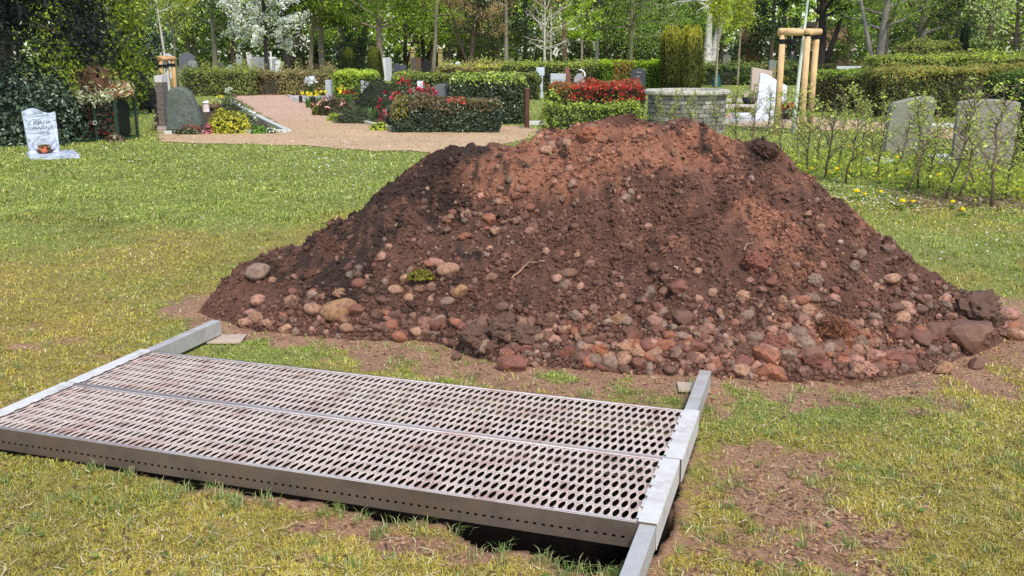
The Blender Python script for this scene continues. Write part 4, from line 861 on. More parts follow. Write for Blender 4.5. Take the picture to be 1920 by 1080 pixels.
# small conifers
def column_yew(label, px, Y, pyt, pw, seed, pal, name='columnar_yew', cat='yew', pointed=0., group=None):
    x = PX(px, Y, .8); H = TZ(pyt, Y); r_ = WD(pw, Y, .8) / 2; t = thing(name, label, cat, (x, Y, 0), 0, group); n = int(2600 + 5200 * r_)
    q = rg.uniform(0, 1, n); a = rg.uniform(0, 6.283, n); rr = r_ * (np.minimum(1, .6 + q * 2)) * (1 - pointed * q) * np.where(q > .85, np.sqrt(np.maximum(.02, 1 - ((q - .85) / .17) ** 2)), 1) * (1 + (vnoise(a * 2.5 + seed, q * 1.2, seed) - .5) * .5) * (1 - rg.exponential(.06, n))
    P = np.stack([np.cos(a) * rr, np.sin(a) * rr, q * H + .02], -1); P[:, 2] += (vnoise(np.cos(a) * 4 + 9, np.sin(a) * 4 + 9, seed) - .4) * .25 * q * H / 2
    g = Geo(); yng = sstep(.6, 1, q + (rg.uniform(0, 1, n) - .5) * .3)[:, None]; c = pick(pal[:2], n) * (1 - yng) + pick(pal[2:], n) * yng
    nn = np.stack([np.cos(a), np.sin(a), np.zeros(n)], -1); s = .06 * rg.uniform(.7, 1.3, n)[:, None]; up = unit(np.stack([rg.normal(size=n) * .25, rg.normal(size=n) * .25, np.ones(n)], -1)); sd = unit(np.cross(up, nn + rg.normal(size=(n, 3)) * .5))
    V = np.stack([P - up * s, P + sd * s * .35, P + up * s * 1.3, P - sd * s * .35], 1); g.add(V.reshape(-1, 3), Q=np.arange(4 * n).reshape(n, 4), c=np.repeat(c, 4, 0)); g.obj('foliage', M_leaf, t)
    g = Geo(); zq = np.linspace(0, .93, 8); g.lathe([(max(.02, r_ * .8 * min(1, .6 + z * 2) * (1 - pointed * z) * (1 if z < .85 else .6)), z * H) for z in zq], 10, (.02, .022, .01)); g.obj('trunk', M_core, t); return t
YEW = [S(72, 76, 33), S(98, 98, 43), S(186, 180, 74), S(152, 150, 58)]
column_yew('broad columnar yew with golden tips, left of the pair by the mid hedge', 1259, 39, 55, 40, 3, YEW, group='pair of columnar yews')
column_yew('broad columnar yew with golden tips, right of the pair and nearer', 1295, 37, 54, 42, 4, YEW, group='pair of columnar yews')
column_yew('dark narrow conifer standing among the right hedges', 1802, 46, 50, 22, 5, [S(26, 36, 26), S(36, 48, 34), S(44, 58, 40), S(38, 52, 38)], 'dwarf_cypress', 'cypress', .4)
CYP = [S(56, 66, 28), S(78, 84, 34), S(124, 128, 48), S(104, 112, 44)]
column_yew('dark green dwarf cypress with golden side left of a browner one', 655, 56, 93, 34, 6, [S(34, 44, 22), S(52, 60, 26), S(112, 116, 40), S(80, 92, 36)], 'dwarf_cypress', 'cypress', .55)
column_yew('olive brown dwarf cypress right of the dark green one', 702, 50, 92, 33, 7, CYP, 'dwarf_cypress', 'cypress', .45)

# ------------------------------------------------------------------ HEDGES
LAUR = [S(44, 58, 36), S(58, 72, 44), S(74, 88, 56), S(96, 102, 66)]
def hx(label, pa, pb, Y, d_, pyt, pal, top, **k):
    return hedge(label, PX(pa, Y), PX(pb, Y), Y + d_ / 2, d_, TZ(pyt, Y) , pal, top, **k)
hx('low clipped dark green hedge in front with reddish tips, beside the path', 733, 938, 19.6, .9, 187, [S(52, 66, 44), S(68, 82, 56), S(88, 98, 70), S(46, 58, 36)], [S(124, 120, 66), S(146, 112, 76), S(112, 116, 66)], leaf=.05, dens=1500, rough=.12, m=M_gloss, accents=((-.43, .08, .3, 1, S(140, 132, 52), .6), (.1, .09, .6, 1, S(196, 84, 62), .5), (-.1, .2, .4, .8, S(128, 92, 66), .25), (.35, .1, .45, 1, S(124, 110, 76), .5)))
hx('taller dark hedge with yellow green clipped top behind the low one', 842, 986, 22.3, 1.2, 142, LAUR, G_YL + G_LT, leaf=.055, dens=1300, rough=.14, m=M_gloss)
hx('long hedge with pale top running behind the dark curved headstone', 735, 862, 24.3, .8, 139, LAUR + G_OL, G_YL[:2] + G_OL, leaf=.055, dens=1100, rough=.16)
hx('yellow green hedge block behind the flower beds', 622, 706, 33.5, 1.0, 134, G_LT + G_MD, G_YL, leaf=.07, dens=900, rough=.2)
hx('loose twiggy hedge of brownish shrubs closing the far left lawn', 340, 480, 37.2, 1.2, 131, G_OL + G_MD + [S(110, 92, 66)], G_OL + G_YL[:1], leaf=.075, dens=650, rough=.4, wild=.14, core=(.05, .045, .03))
hx('loose brownish hedge with thin stems at the end of the path', 476, 622, 37.5, 1.2, 133, G_OL + G_PK + [S(100, 92, 60)], G_OL + G_PK, leaf=.075, dens=600, rough=.4, wild=.14, core=(.055, .048, .033))
hx('bright green clipped hedge block behind the dark lettered headstone', 1128, 1288, 40, 1.4, 115, [S(92, 118, 36), S(112, 138, 44), S(78, 102, 34)], [S(164, 186, 54), S(148, 172, 50)], leaf=.08, dens=800, rough=.1, accents=((-.25, .12, .5, 1.3, S(164, 122, 76), .6),))
hx('mottled green and pale hedge left of the bright green block', 945, 1128, 40.5, 1.2, 120, LAUR + G_OL, G_YL + G_OL, leaf=.08, dens=700, rough=.2, wild=.05)
hx('loose yellowish hedge with reddish twigs behind the long hedge', 820, 950, 44, 1.2, 122, G_OL + G_PK, G_YL + G_PK, leaf=.09, dens=600, rough=.35, wild=.1)
hx('dark round hedge end left of the pale stone stele', 962, 1012, 34, 1.0, 137, G_DK + G_OL, G_OL, leaf=.07, dens=900, rough=.2)
hx('dark brown green hedge right behind the wooden tripod', 1522, 1660, 27, 1.2, 135, [S(62, 62, 38), S(78, 72, 46), S(54, 62, 34), S(98, 88, 54)], [S(150, 176, 60), S(132, 150, 60), S(120, 126, 64)], leaf=.06, dens=1100, rough=.14)
hx('large reddish brown beech hedge behind the leaning grey headstone', 1648, 1965, 24.5, 1.4, 131, [S(84, 88, 48), S(108, 96, 58), S(66, 78, 40), S(128, 122, 70), S(90, 106, 52)], [S(170, 162, 90), S(150, 162, 74), S(164, 142, 86)], leaf=.06, dens=1100, rough=.2, h_end=1.30)
hx('olive green hedge with mottled right end in the second row at the right', 1640, 1960, 37, 1.4, 104, G_OL + G_LT[2:] + [S(108, 104, 54)], G_YL + G_OL, leaf=.085, dens=650, rough=.25, wild=.05)
hx('pale bushy hedge left of the narrow dark conifer', 1702, 1795, 46, 2, 82, G_OL + [S(140, 130, 88)], G_YL[:1] + G_OL, leaf=.10, dens=500, rough=.4)
hx('green bushy hedge right of the narrow dark conifer', 1812, 1878, 47, 2, 76, G_MD + G_OL[2:], G_MD + G_OL, leaf=.10, dens=500, rough=.4)
hx('dark green shrub belt behind the white and pink headstones', 1318, 1502, 50, 2, 122, G_DK + G_MD + [S(84, 84, 48)], G_OL + G_MD, leaf=.10, dens=420, rough=.5, wild=.1)
hx('low grey green shrub belt below the little house', 1540, 1642, 50, 1.5, 121, G_OL + G_DK, G_OL + G_PK, leaf=.10, dens=450, rough=.4)
hx('tall dark conifer hedge at the right edge behind the big grey stone', 1893, 1990, 14.4, 1.0, 140, G_DK + [S(48, 60, 30)], G_MD, leaf=.05, dens=1200, rough=.1)
# shrubs
shrub('huge dark ivy covered bush behind the marble headstone at the left edge', PX(40, 17.4), 17.6, WD(115, 17.5), 1.0, TZ(118, 17.5), [S(36, 50, 34), S(52, 68, 46), S(74, 92, 66), S(112, 128, 100)], .07, 9000, m=M_gloss, lumpy=.22, name='ivy_bush', cat='bush')
shrub('brown twiggy bush between the waste cage and the small wooden frame', PX(240, 28), 28.5, .85, .8, TZ(95, 28), [S(92, 84, 60), S(76, 70, 48), S(62, 70, 38)], .07, 1500, lumpy=.4, core=(.03, .028, .02))
shrub('pale blossomed bush peeping out right of the waste cage', PX(205, 27), 27, .5, .5, TZ(97, 27), [S(70, 88, 50), S(190, 190, 160), S(54, 70, 40)], .07, 500)
shrub('red flowering rhododendron beside the low front hedge', PX(768, 21.4), 21.6, .72, .6, TZ(158, 21.4), [S(70, 84, 52), S(104, 112, 80), S(140, 140, 108)], .07, 2000, name='rhododendron', cat='rhododendron', m=M_gloss, flowers=[('blossoms', [S(190, 48, 58), S(170, 38, 54), S(206, 84, 88)], 110, .06, 0.02)], aspect=.4)
shrub('dark juniper bush left of the red rhododendron', PX(707, 24), 24, .75, .5, TZ(136, 24), [S(62, 72, 50), S(52, 62, 46), S(84, 92, 66)], .06, 3000, name='juniper_bush', cat='bush', aspect=.3)
RED_F = [S(206, 72, 62), S(190, 60, 64), S(214, 104, 88)]
hx('hedge of red young leaves and blossom behind the heap', 1032, 1208, 23.6, .9, 158, [S(66, 60, 36), S(84, 72, 46), S(52, 60, 34)], RED_F + [S(166, 128, 80), S(120, 118, 66)], leaf=.055, dens=1300, rough=.2, name='red_hedge', accents=((-.35, .12, .4, 1, S(132, 120, 66), .5), (.1, .42, .45, .85, S(214, 62, 62), .3)))
shrub('light green hydrangea at the left end of the red hedge', PX(1036, 24), 23.6, .3, .3, TZ(164, 23.8), G_YL + G_LT, .07, 500)
shrub('golden leaved shrub at the front of the left grave bed', PX(425, 19.7), 19.75, .44, .38, TZ(208, 19.7), [S(196, 188, 62), S(170, 166, 52), S(120, 128, 40), S(208, 200, 92)], .05, 1800, group=None)
shrub('grey green shrub behind the golden one in the left grave bed', PX(432, 23), 23.0, .40, .4, TZ(180, 23), [S(96, 104, 70), S(120, 126, 94), S(78, 86, 54)], .05, 1300)
shrub('grey leaved plant with pale tips beside the path kerb', PX(455, 21), 21.0, .34, .3, TZ(206, 21), [S(136, 146, 112), S(160, 166, 136), S(104, 118, 78)], .05, 900)
shrub('bright green cushion plant in the front corner of the left grave', PX(484, 19.6), 19.55, .17, .14, .17, [S(96, 140, 46), S(120, 160, 60)], .05, 300, name='cushion_plant', cat='plant')
shrub('pink heather row in front of the green boulder headstone', PX(357, 19.45), 19.4, .27, .10, .20, [S(170, 108, 92), S(150, 92, 84), S(126, 104, 72)], .03, 1000, name='heather', cat='plant')
shrub('bright pink cyclamen beside the heather', PX(386, 19.4), 19.45, .085, .08, .22, [S(226, 116, 150), S(240, 160, 186), S(70, 92, 50)], .05, 200, name='cyclamen', cat='flowers')
shrub('pink flowering plant at the edge of the left stele', PX(310, 21), 20.6, .15, .15, .4, [S(150, 140, 120), S(190, 170, 160), S(70, 84, 50)], .05, 260, name='flowering_plant', cat='flowers')
shrub('dark heath shrub lying in the right flower bed', PX(627, 25.5), 25.4, .55, .4, TZ(179, 25.4), [S(92, 80, 56), S(112, 98, 66), S(70, 72, 44)], .045, 1800, flowers=[('blossoms', [S(226, 150, 140), S(232, 176, 160)], 24, .05, .5)])
shrub('golden conical shrub in the right flower bed', PX(683, 24), 24.0, .24, .24, TZ(174, 24), [S(150, 146, 56), S(124, 128, 50), S(170, 166, 80)], .05, 800)
shrub('spreading grey juniper at the kerb of the right flower bed', PX(663, 22.4), 22.5, .55, .35, TZ(201, 22.4), [S(92, 104, 74), S(116, 126, 96), S(74, 86, 56)], .05, 1700, aspect=.3)
shrub('lime green cushion beside the spreading juniper', PX(627, 23.2), 23.2, .2, .2, .2, G_YL, .05, 350, name='cushion_plant', cat='plant')
shrub('yellow green round cushion left of the dark heath shrub', PX(593, 25.6), 25.6, .14, .14, .3, [S(190, 190, 60), S(150, 158, 50)], .05, 300, name='cushion_plant', cat='plant')
shrub('lime euphorbia at the foot of the rhododendron', PX(709, 20.3), 20.3, .2, .14, .2, G_YL, .05, 350, name='cushion_plant', cat='plant')
def blade_plant(label, px, py, h_, n, pal, flowers=None, name='daffodil_clump', cat='flowers', r=.12, bw=.012):
    x, y = G(px, py); t = thing(name, label, cat, (x, y, 0)); g = Geo()
    for i in range(n):
        a = rg.uniform(0, 6.283); e = rg.uniform(.1, .9); l = h_ * rg.uniform(.7, 1.1); b = np.array((math.cos(a) * r * .4, math.sin(a) * r * .4, 0)); d = np.array((math.cos(a), math.sin(a), 0)); s = np.array((-d[1], d[0], 0)) * bw
        p = [b, b + d * l * .3 * e + (0, 0, l * .6), b + d * l * .75 * e + (0, 0, l * (1 - .35 * e))]
        g.add([p[0] - s, p[0] + s, p[1] + s, p[1] - s, p[2]], Q=[(0, 1, 2, 3)], T=[(3, 2, 4)], c=pal[i % len(pal)])
    g.obj('foliage', M_leaf, t)
    if flowers:
        nf, sz, cols = flowers; g = Geo()
        for i in range(nf):
            a = rg.uniform(0, 6.283); q = r * math.sqrt(rg.uniform(0, 1)) * 1.3; c0 = np.array((math.cos(a) * q, math.sin(a) * q, h_ * rg.uniform(.8, 1.1))); leaves(g, c0 + rg.normal(size=(8, 3)) * sz * .4, sz, pick(cols, 8), None, .8)
        g.obj('blossoms', M_petal, t)
    return t
YEL = [S(240, 220, 40), S(246, 232, 80)]
blade_plant('green narcissus leaves at the kerb right of the spreading juniper', 694, 229, .42, 60, [S(92, 124, 62), S(112, 140, 76)], None, 'narcissus_leaves', 'plant', .2, .012)
blade_plant('yellow daffodils left of the dark heath shrub', 581, 203, .42, 40, [S(90, 122, 60)], (8, .07, YEL), r=.22)
blade_plant('yellow daffodils right of the first daffodils', 601, 201, .42, 30, [S(90, 122, 60)], (6, .07, YEL), r=.16)
blade_plant('single yellow tulip among the heath', 641, 196, .5, 16, [S(90, 122, 60)], (2, .12, YEL), 'tulip', r=.06)
blade_plant('red tulips between the heath and the golden cone', 655, 197, .45, 24, [S(90, 122, 60)], (6, .07, [S(190, 46, 46), S(210, 90, 90)]), 'tulip_clump', r=.14)
blade_plant('white flowers in a vase by the far end of the right flower bed', 583, 186, .75, 16, [S(70, 90, 56)], (6, .13, [S(240, 240, 236)]), 'white_bouquet', r=.14)
blade_plant('white flowers beside the rhododendron', 711, 222, .5, 20, [S(80, 104, 60)], (9, .08, [S(242, 240, 240)]), 'white_bouquet', r=.12)
blade_plant('yellow daffodils on the lawn behind the green boulder headstone', 417, 203, .36, 20, [S(104, 136, 60)], (6, .06, YEL), r=.12)
blade_plant('white daisies in the middle of the left grave bed', 432, 192, .42, 14, [S(90, 110, 60)], (6, .08, WHITE), 'daisy_clump', r=.14)
blade_plant('yellow cushion of flowers at the left foot of the pale stele', 993, 172, .3, 30, [S(150, 160, 50)], (14, .12, YEL), 'flower_cushion', r=.25)

# ------------------------------------------------------------------ GRAVES, STONES AND FURNITURE
def slab_stone(label, x, y, out, depth, m, c, rz=0., base=None, name='headstone', group=None, bevel=.012, parts=(), tilt=0., bm_=None, bc=None):
    t = thing(name, label, 'headstone', (x, y, 0), rz, group); t.rotation_euler[0] = tilt
    z0 = 0.
    if base:
        g = Geo(); g.box((0, 0, base[2] / 2 - .02), (base[0], base[1], base[2] + .04), c_=bc if bc is not None else c); g.obj('plinth', bm_ or m, t, bevel=.006); z0 = base[2]
    g = Geo(); g.prism([(a, b + z0) for a, b in out], -depth / 2, depth / 2, c); sl_ = g.obj('slab', m, t, bevel=bevel)
    for nm, fn, mm in parts:
        g = Geo(); fn(g, z0); g.obj(nm, mm, sl_)
    return t
def arch(w_, h_, rise, n=10): return [(-w_ / 2, 0), (w_ / 2, 0)] + [(w_ / 2 - w_ * i / n, h_ - rise + rise * math.sin(math.pi * i / n)) for i in range(n + 1)]
def rect(w_, h_, lean=0., dz=0.): return [(-w_ / 2, 0), (w_ / 2, 0), (w_ / 2 + lean, h_ - dz), (-w_ / 2 + lean, h_)]
def lines(rows):                                     # weathered engraved lines too worn to read
    def f(g, z0):
        for x0, x1, z, y, c in rows:
            a = x0
            while a < x1:
                l = rnd.uniform(.012, .03); g.box((a + l / 2, y, z + z0), (l, .003, .022), c_=c); a += l + rnd.uniform(.008, .016)
    return f
# marble child's headstone at the left
hx0, hy0 = G(86, 292)
t = thing('headstone', 'small white veined marble headstone with wavy top and lettering at the left edge', 'headstone', (hx0, hy0, 0), R(30))
g = Geo(); wv = [(-.235, 0), (.205, 0)] + [(.205 - i * .44 / 12 + (0 if i < 12 else -.03), .655 + .035 * math.cos((i / 12 - .72) * 6.2) + (i / 12) * .02) for i in range(13)]
wv[-1] = (-.275, .655); g.prism([(a, b + .05) for a, b in wv], -.06, .06, (1, 1, 1)); ms = g.obj('slab', M_marble, t, bevel=.006)
g = Geo(); g.box((.08, -.26, .026), (.70, .86, .074), c_=(1, 1, 1)); g.obj('base_slab', M_marble, t, bevel=.006)
def text(s, size, loc, parent, m, col, name='lettering', ext=.002):
    cu = bpy.data.curves.new('txt', 'FONT'); cu.body = s; cu.size = size; cu.extrude = ext; cu.align_x = 'CENTER'
    ob = bpy.data.objects.new('txt', cu); COL.objects.link(ob); bpy.context.view_layer.update()
    me = bpy.data.meshes.new_from_object(ob.evaluated_get(bpy.context.evaluated_depsgraph_get())); bpy.data.objects.remove(ob)
    V = np.array([v.co[:] for v in me.vertices]); a = me.color_attributes.new('Col', 'FLOAT_COLOR', 'POINT')
    a.data.foreach_set('color', np.tile((*col, 1), len(V)).astype(np.float32)); me.materials.clear(); me.materials.append(m)
    o = bpy.data.objects.new(name, me); COL.objects.link(o); o.parent = parent; o.location = loc; o.rotation_euler = (math.pi / 2, 0, 0); return o
for s_, sz, zz, xx in (('LIJANA', .082, .51, .0), ('·MARINA·', .078, .425, .005), ('·2016·', .07, .345, .01)): text(s_, sz, (xx, -.0605, zz), ms, M_plain, S(104, 106, 116))
t = thing('planter_bowl', 'shallow dark bowl planted with dry heather on the marble base', 'planter', (hx0 + .08, hy0 - .17, .066), R(30))
g = Geo(); g.lathe([(.0, .0), (.10, 0), (.135, .05), (.12, .05), (.10, .03), (0, .03)], 18, S(84, 70, 62)); g.obj('bowl', M_plain, t, True)
g = Geo(); leaves(g, np.c_[np.clip(rg.normal(size=160), -1.7, 1.7) * .045, np.clip(rg.normal(size=160), -1.7, 1.7) * .04, .04 + rg.uniform(0, .08, 160)], .045, pick([S(130, 96, 66), S(150, 130, 76), S(98, 86, 52)], 160)); g.obj('plants', M_leaf, t)
t = thing('clay_figure', 'small terracotta dove in front of the bowl on the marble base', 'ornament', (hx0 + .13, hy0 - .30, .066), R(30))
g = Geo(); V = I2[0] * (.05, .035, .04) + (0, 0, .04); g.add(V, T=I2[1], c=S(186, 100, 70)); g.add(I1[0] * (.022, .02, .022) + (.02, 0, .095), T=I1[1], c=S(186, 100, 70)); g.tube([(.02, 0, .05), (.02, 0, .09)], [.025, .016], 8, S(186, 100, 70)); g.tube([(-.03, 0, .05), (-.08, 0, .085)], [.024, .008], 6, S(186, 100, 70)); g.tube([(.038, 0, .096), (.055, 0, .092)], [.006, .001], 5, S(160, 110, 60)); g.obj('body', M_plain, t, True)
# waste cage
Yc = 17.9; cx = PX(183, Yc, .4); cw = WD(84, Yc, .4); ch = TZ(182, Yc)
t = thing('waste_cage', 'green wire mesh cage holding garden waste beside the ivy bush', 'waste container', (cx, Yc + .35, 0), R(-6))
g = Geo(); pc_ = S(46, 66, 50); hw = cw / 2; hd = .38
for a, b in ((-hw, -hd), (hw, -hd), (hw, hd), (-hw, hd), (.02, -hd - .01)): g.box((a, b, ch / 2), (.045, .045, ch), c_=pc_)
for z in (.04, ch - .02):
    g.box((0, -hd, z), (cw, .03, .03), c_=pc_); g.box((0, hd, z), (cw, .03, .03), c_=pc_); g.box((-hw, 0, z), (.03, 2 * hd, .03), c_=pc_); g.box((hw, 0, z), (.03, 2 * hd, .03), c_=pc_)
g.obj('frame', M_plain, t)
g = Geo(); wc = S(40, 54, 44)
for i in range(1, 17): g.box((-hw + cw * i / 17, -hd - .004, ch / 2), (.005, .005, ch - .06), c_=wc); g.box((hw, -hd + 2 * hd * i / 17, ch / 2), (.005, .005, ch - .06), c_=wc); g.box((-hw, -hd + 2 * hd * i / 17, ch / 2), (.005, .005, ch - .06), c_=wc)
for i in range(1, 17):
    z = .05 + (ch - .08) * i / 17; g.box((0, -hd - .009, z), (cw, .005, .005), c_=wc); g.box((hw + .004, 0, z), (.005, 2 * hd, .005), c_=wc); g.box((-hw - .004, 0, z), (.005, 2 * hd, .005), c_=wc)
g.obj('mesh_panels', M_plain, t)
g = Geo(); g.lathe([(.025, 0), (.045, 0), (.045, .02), (.025, .02), (.025, 0)], 14, S(160, 160, 150), at=(0, 0, 0)); V = g.V[0]; g.V[0] = np.c_[V[:, 0] + .02, -hd - .036 - V[:, 2], V[:, 1] + ch * .42]; g.obj('latch_ring', M_galv, t, True)
t = thing('garden_waste', 'heap of moss sods, roots and wilted flowers piled high on the cage', 'garden waste', (cx, Yc + .35, 0), R(-6)); s_ = 5
g = Geo(); V = np.sign(I3[0]) * np.abs(I3[0]) ** .45 * (hw * .9, hd * .9, ch * .48) * (1 + n3(I3[0], 3.5, 5)[:, None] * .3) + (0, 0, ch * .5); V[:, 2] = np.clip(V[:, 2], .06, ch); V[:, 0] = np.clip(V[:, 0], -hw + .035, hw - .035); V[:, 1] = np.clip(V[:, 1], -hd + .03, hd - .03); g.add(V, T=I3[1], c=S(38, 32, 24)); g.obj('packed_waste', M_soil, t, True)
ht = TZ(126, Yc); g = Geo(); V = I3[0] * (hw * .80, hd * .9, (ht - ch) * .72) * (1 + n3(I3[0], 2.2, 9)[:, None] * .5) + (-.10, 0, ch + (ht - ch) * .42); g.add(V, T=I3[1], c=S(112, 80, 58)); g.obj('sod', M_soil, t, True)
g = Geo(); n = 500; P = np.c_[rg.uniform(-hw, hw * .55, n), rg.uniform(-hd, hd, n), np.full(n, ht)]; P[:, 2] -= .25 * (np.abs(P[:, 0] + .1) / hw) ** 2 + .04; leaves(g, P, .05, pick([S(170, 160, 80), S(120, 124, 50), S(150, 130, 84)], n), np.tile((0, -.3, 1.), (n, 1))); g.obj('moss', M_leaf, t)
g = Geo(); n = 420; P = np.c_[rg.uniform(-.1, hw * 1.25, n), rg.uniform(-hd * 1.15, hd, n), ch + np.abs(rg.normal(size=n)) * .13]; leaves(g, P, .11, pick([S(170, 170, 124), S(220, 208, 184), S(106, 116, 66), S(184, 128, 100), S(140, 100, 72)], n), None, .4); n = 260; P = np.c_[rg.uniform(-hw * .6, hw, n), np.full(n, -hd - .03) + rg.normal(size=n) * .03, ch + rg.normal(size=n) * .06]; leaves(g, P, .12, pick([S(226, 224, 210), S(190, 190, 160), S(130, 136, 90)], n), None, .35); n = 220; P = np.c_[rg.uniform(-hw, hw, n), np.full(n, -hd + .02), rg.uniform(.1, ch, n)]; leaves(g, P, .10, pick([S(150, 150, 130), S(80, 90, 50), S(150, 50, 50), S(120, 100, 80)], n), None, .6); g.obj('wilted_flowers', M_leaf, t)
g = Geo()
for i in range(60):
    a = np.array((rg.uniform(-hw, .1), -hd * rg.uniform(.5, 1.05), rg.uniform(ch, ht))); g.tube([a, a + rg.normal(size=3) * .06, a + rg.normal(size=3) * (.10, .05, .12)], [.005, .004, .002], 4, S(120, 96, 72), False)
g.obj('roots', M_bark, t)
x, y = G(190, 262); shrub('mossy sod lying in front of the waste cage', x, y, .17, .14, .2, [S(92, 96, 34), S(70, 76, 30), S(110, 106, 50)], .025, 1500, name='mossy_sod', cat='garden waste', core=S(52, 40, 28))
x, y = G(155, 265); shrub('brown root clump left of the mossy sod', x, y, .22, .15, .16, [S(80, 58, 42), S(110, 88, 66), S(60, 48, 36)], .05, 600, name='root_clump', cat='garden waste', core=S(52, 40, 30), aspect=.25)
x, y = G(216, 266); shrub('pile of dry leaves right of the mossy sod', x, y, .18, .14, .15, [S(130, 110, 90), S(170, 156, 136), S(90, 74, 56)], .05, 500, name='leaf_pile', cat='garden waste', core=S(60, 50, 38))
# left staked frame, stele, boulder headstone, kerb
def stake_frame(label, pts, H, r, Hc, bands, wood=S(214, 176, 126)):
    x0 = np.mean([p[0] for p in pts]); y0 = np.mean([p[1] for p in pts])
    t = thing('tree_stake_frame', label, 'tree stakes', (x0, y0, 0), 0, 'wooden stake frames round young trees'); tops = []
    for (x, y, tx, ty) in pts:
        g = Geo(); a = np.array((x - x0, y - y0, -.05)); b = np.array((x - x0 + tx, y - y0 + ty, H)); tops.append(b); g.tube([a, a * .5 + b * .5 + rg.normal(size=3) * .008, b], [r * 1.03, r, r * .97], 14, wood); g.obj('post', M_wood, t, True)
    for i in range(3):
        a, b = tops[i], tops[(i + 1) % 3]; d = unit(b - a); zz = np.array((0, 0, r * (.75 + .25 * i))); g = Geo(); g.tube([a - d * r * 1.5 + zz, b + d * r * 1.5 + zz], [r * .95, r * .95], 14, wood * 1.1); g.obj('crossbar', M_wood, t, True)
    for i, z in bands:
        p = tops[i] + (0, 0, z - H); g = Geo(); g.lathe([(r * 1.08, -.045), (r * 1.1, .045)], 14, S(22, 22, 24), at=p + np.array((0, 0, 0)))
        q = np.array((Hc[0] - x0, Hc[1] - y0, z)); d = unit(q - p); s = np.array((-d[1], d[0], 0)) * r * .9
        for sg in (-1, 1): g.box((p + q) / 2 + s * sg * .6, (np.linalg.norm(q - p), .006, .085), rz=math.atan2(d[1], d[0]), c_=S(24, 24, 26))
        g.obj('belt', M_black, t)
    return t
Ys = 19.6; xs = PX(1492, Ys, .5)
A_ = [(PX(1455, Ys - .1, 0.), Ys - .1, .01, .02), (PX(1502, Ys - .45, 0), Ys - .45, .0, .03), (PX(1518, Ys + .35, .0), Ys + .35, -.01, -.03)]
stake_frame('large pale wooden tripod with three posts and crossbars round a white painted sapling', A_, TZ(66, Ys), .062, (PX(1492, Ys, 1.8) - .02, Ys), ((0, TZ(78, Ys)), (1, TZ(64, Ys)), (2, TZ(69, Ys + .3))))
t = thing('staked_sapling', 'slim young tree with white painted trunk inside the large wooden tripod', 'young tree', (PX(1487, Ys, 0), Ys, 0))
tree_parts(t, 77, 5.0, .045, 2.9, 1.0, 14, .10, 700, G_LT, 'round', S(214, 222, 204), lean=(.22, 0), barkm=M_paint, straight=True)
Ys = 26.0
A_ = [(PX(309, Ys - .3, 0), Ys - .3, 0, .02), (PX(332, Ys + .1, 0), Ys + .1, 0, 0), (PX(321, Ys + .4, 0), Ys + .4, 0, -.02)]
stake_frame('small orange brown wooden stake frame behind the left stele', A_, TZ(113, Ys), .055, (PX(312, Ys, 1.5), Ys), ((0, TZ(124, Ys)), (1, TZ(122, Ys))), S(198, 156, 108))
t = thing('staked_sapling', 'thin white painted young tree inside the small stake frame', 'young tree', (PX(323, Ys, 0), Ys, 0)); tree_parts(t, 78, 4.2, .05, 2.6, .7, 12, .09, 300, G_LT, 'round', S(206, 204, 190), lean=(-.25, 0), barkm=M_paint, straight=True)
def gst(label, pc, pw, Y, pyt, shape='arch', c=S(92, 90, 92), depth=.16, m=None, rise=.12, rz=0., base=True, group=None, parts=(), lean=0., dz=0., name='headstone', zlow=0.):
    w_ = WD(pw, Y, .8); H = TZ(pyt, Y); bh = .10 if base else 0
    out = arch(w_, H - bh, rise * w_) if shape == 'arch' else rect(w_, H - bh, lean, dz)
    return slab_stone(label, PX(pc, Y, .8), Y, out, depth, m or M_gran, c, rz, (w_ * 1.15, depth * 1.8, bh) if base else None, parts=parts, group=group, name=name, bevel=.01)
gst('narrow brown grey stele with white top left of the green boulder headstone', 304, 12, 20.6, 155, 'rect', S(124, 112, 104), .34, M_rough, base=False, parts=[('cap', lambda g, z: g.box((0, 0, TZ(152, 20.6) + .05), (.15, .36, .14), c_=S(214, 210, 204)), M_gran)], name='stele')
bx, by = PX(345, 19.9), 19.9; hb = TZ(162, 19.9)
out = [(-.36, 0), (.34, 0), (.36, .15), (.31, .4), (.26, .62), (.19, .8), (.08, hb * .96), (-.02, hb), (-.14, hb * .985), (-.25, hb * .93), (-.30, hb * .8), (-.335, .5), (-.35, .25)]
slab_stone('grey green boulder headstone with rounded top streaked with moss', bx, by, out, .3, mat('mossy_stone', .9, 7, .35, 1.0, 18, dirt=(S(74, 92, 58), 3.4, .5, .8), bdist=.05), S(108, 116, 106), R(6), bevel=.06)
# kerb of the left grave: four stones
def kerb(name, label, pts, wid, h_, c, m=M_gran, group='grave kerbs'):
    P = [np.array(G(*p)) for p in pts]; cen = np.mean(P, 0); t = thing(name, label, 'grave kerb', (*cen, 0), 0, group)
    for a, b in zip(P[:-1], P[1:]):
        d = b - a; L_ = np.linalg.norm(d); g = Geo(); g.box(((a + b) / 2 - cen).tolist() + [h_ / 2 - .02], (L_ - .006, wid, h_ + .04), rz=math.atan2(d[1], d[0]), c_=c * rg.uniform(.9, 1.08)); g.obj('kerb_stone', m, t, bevel=.008)
    return t
kerb('grave_kerb', 'pale stone kerb round the planted grave left of the path', ((308, 252), (420, 250), (540, 249), (497, 228), (455, 205), (430, 188)), .13, .07, S(206, 202, 194))
kerb('grave_kerb', 'reddish stone kerb along the left side of the green boulder grave', ((306, 249), (304, 238), (304, 226)), .22, .09, S(176, 156, 138))
kerb('grave_kerb', 'curving pale kerb along the right flower bed', ((735, 245), (690, 234), (650, 222), (622, 213), (596, 204), (574, 194), (556, 187), (540, 181)), .10, .08, S(196, 188, 176))
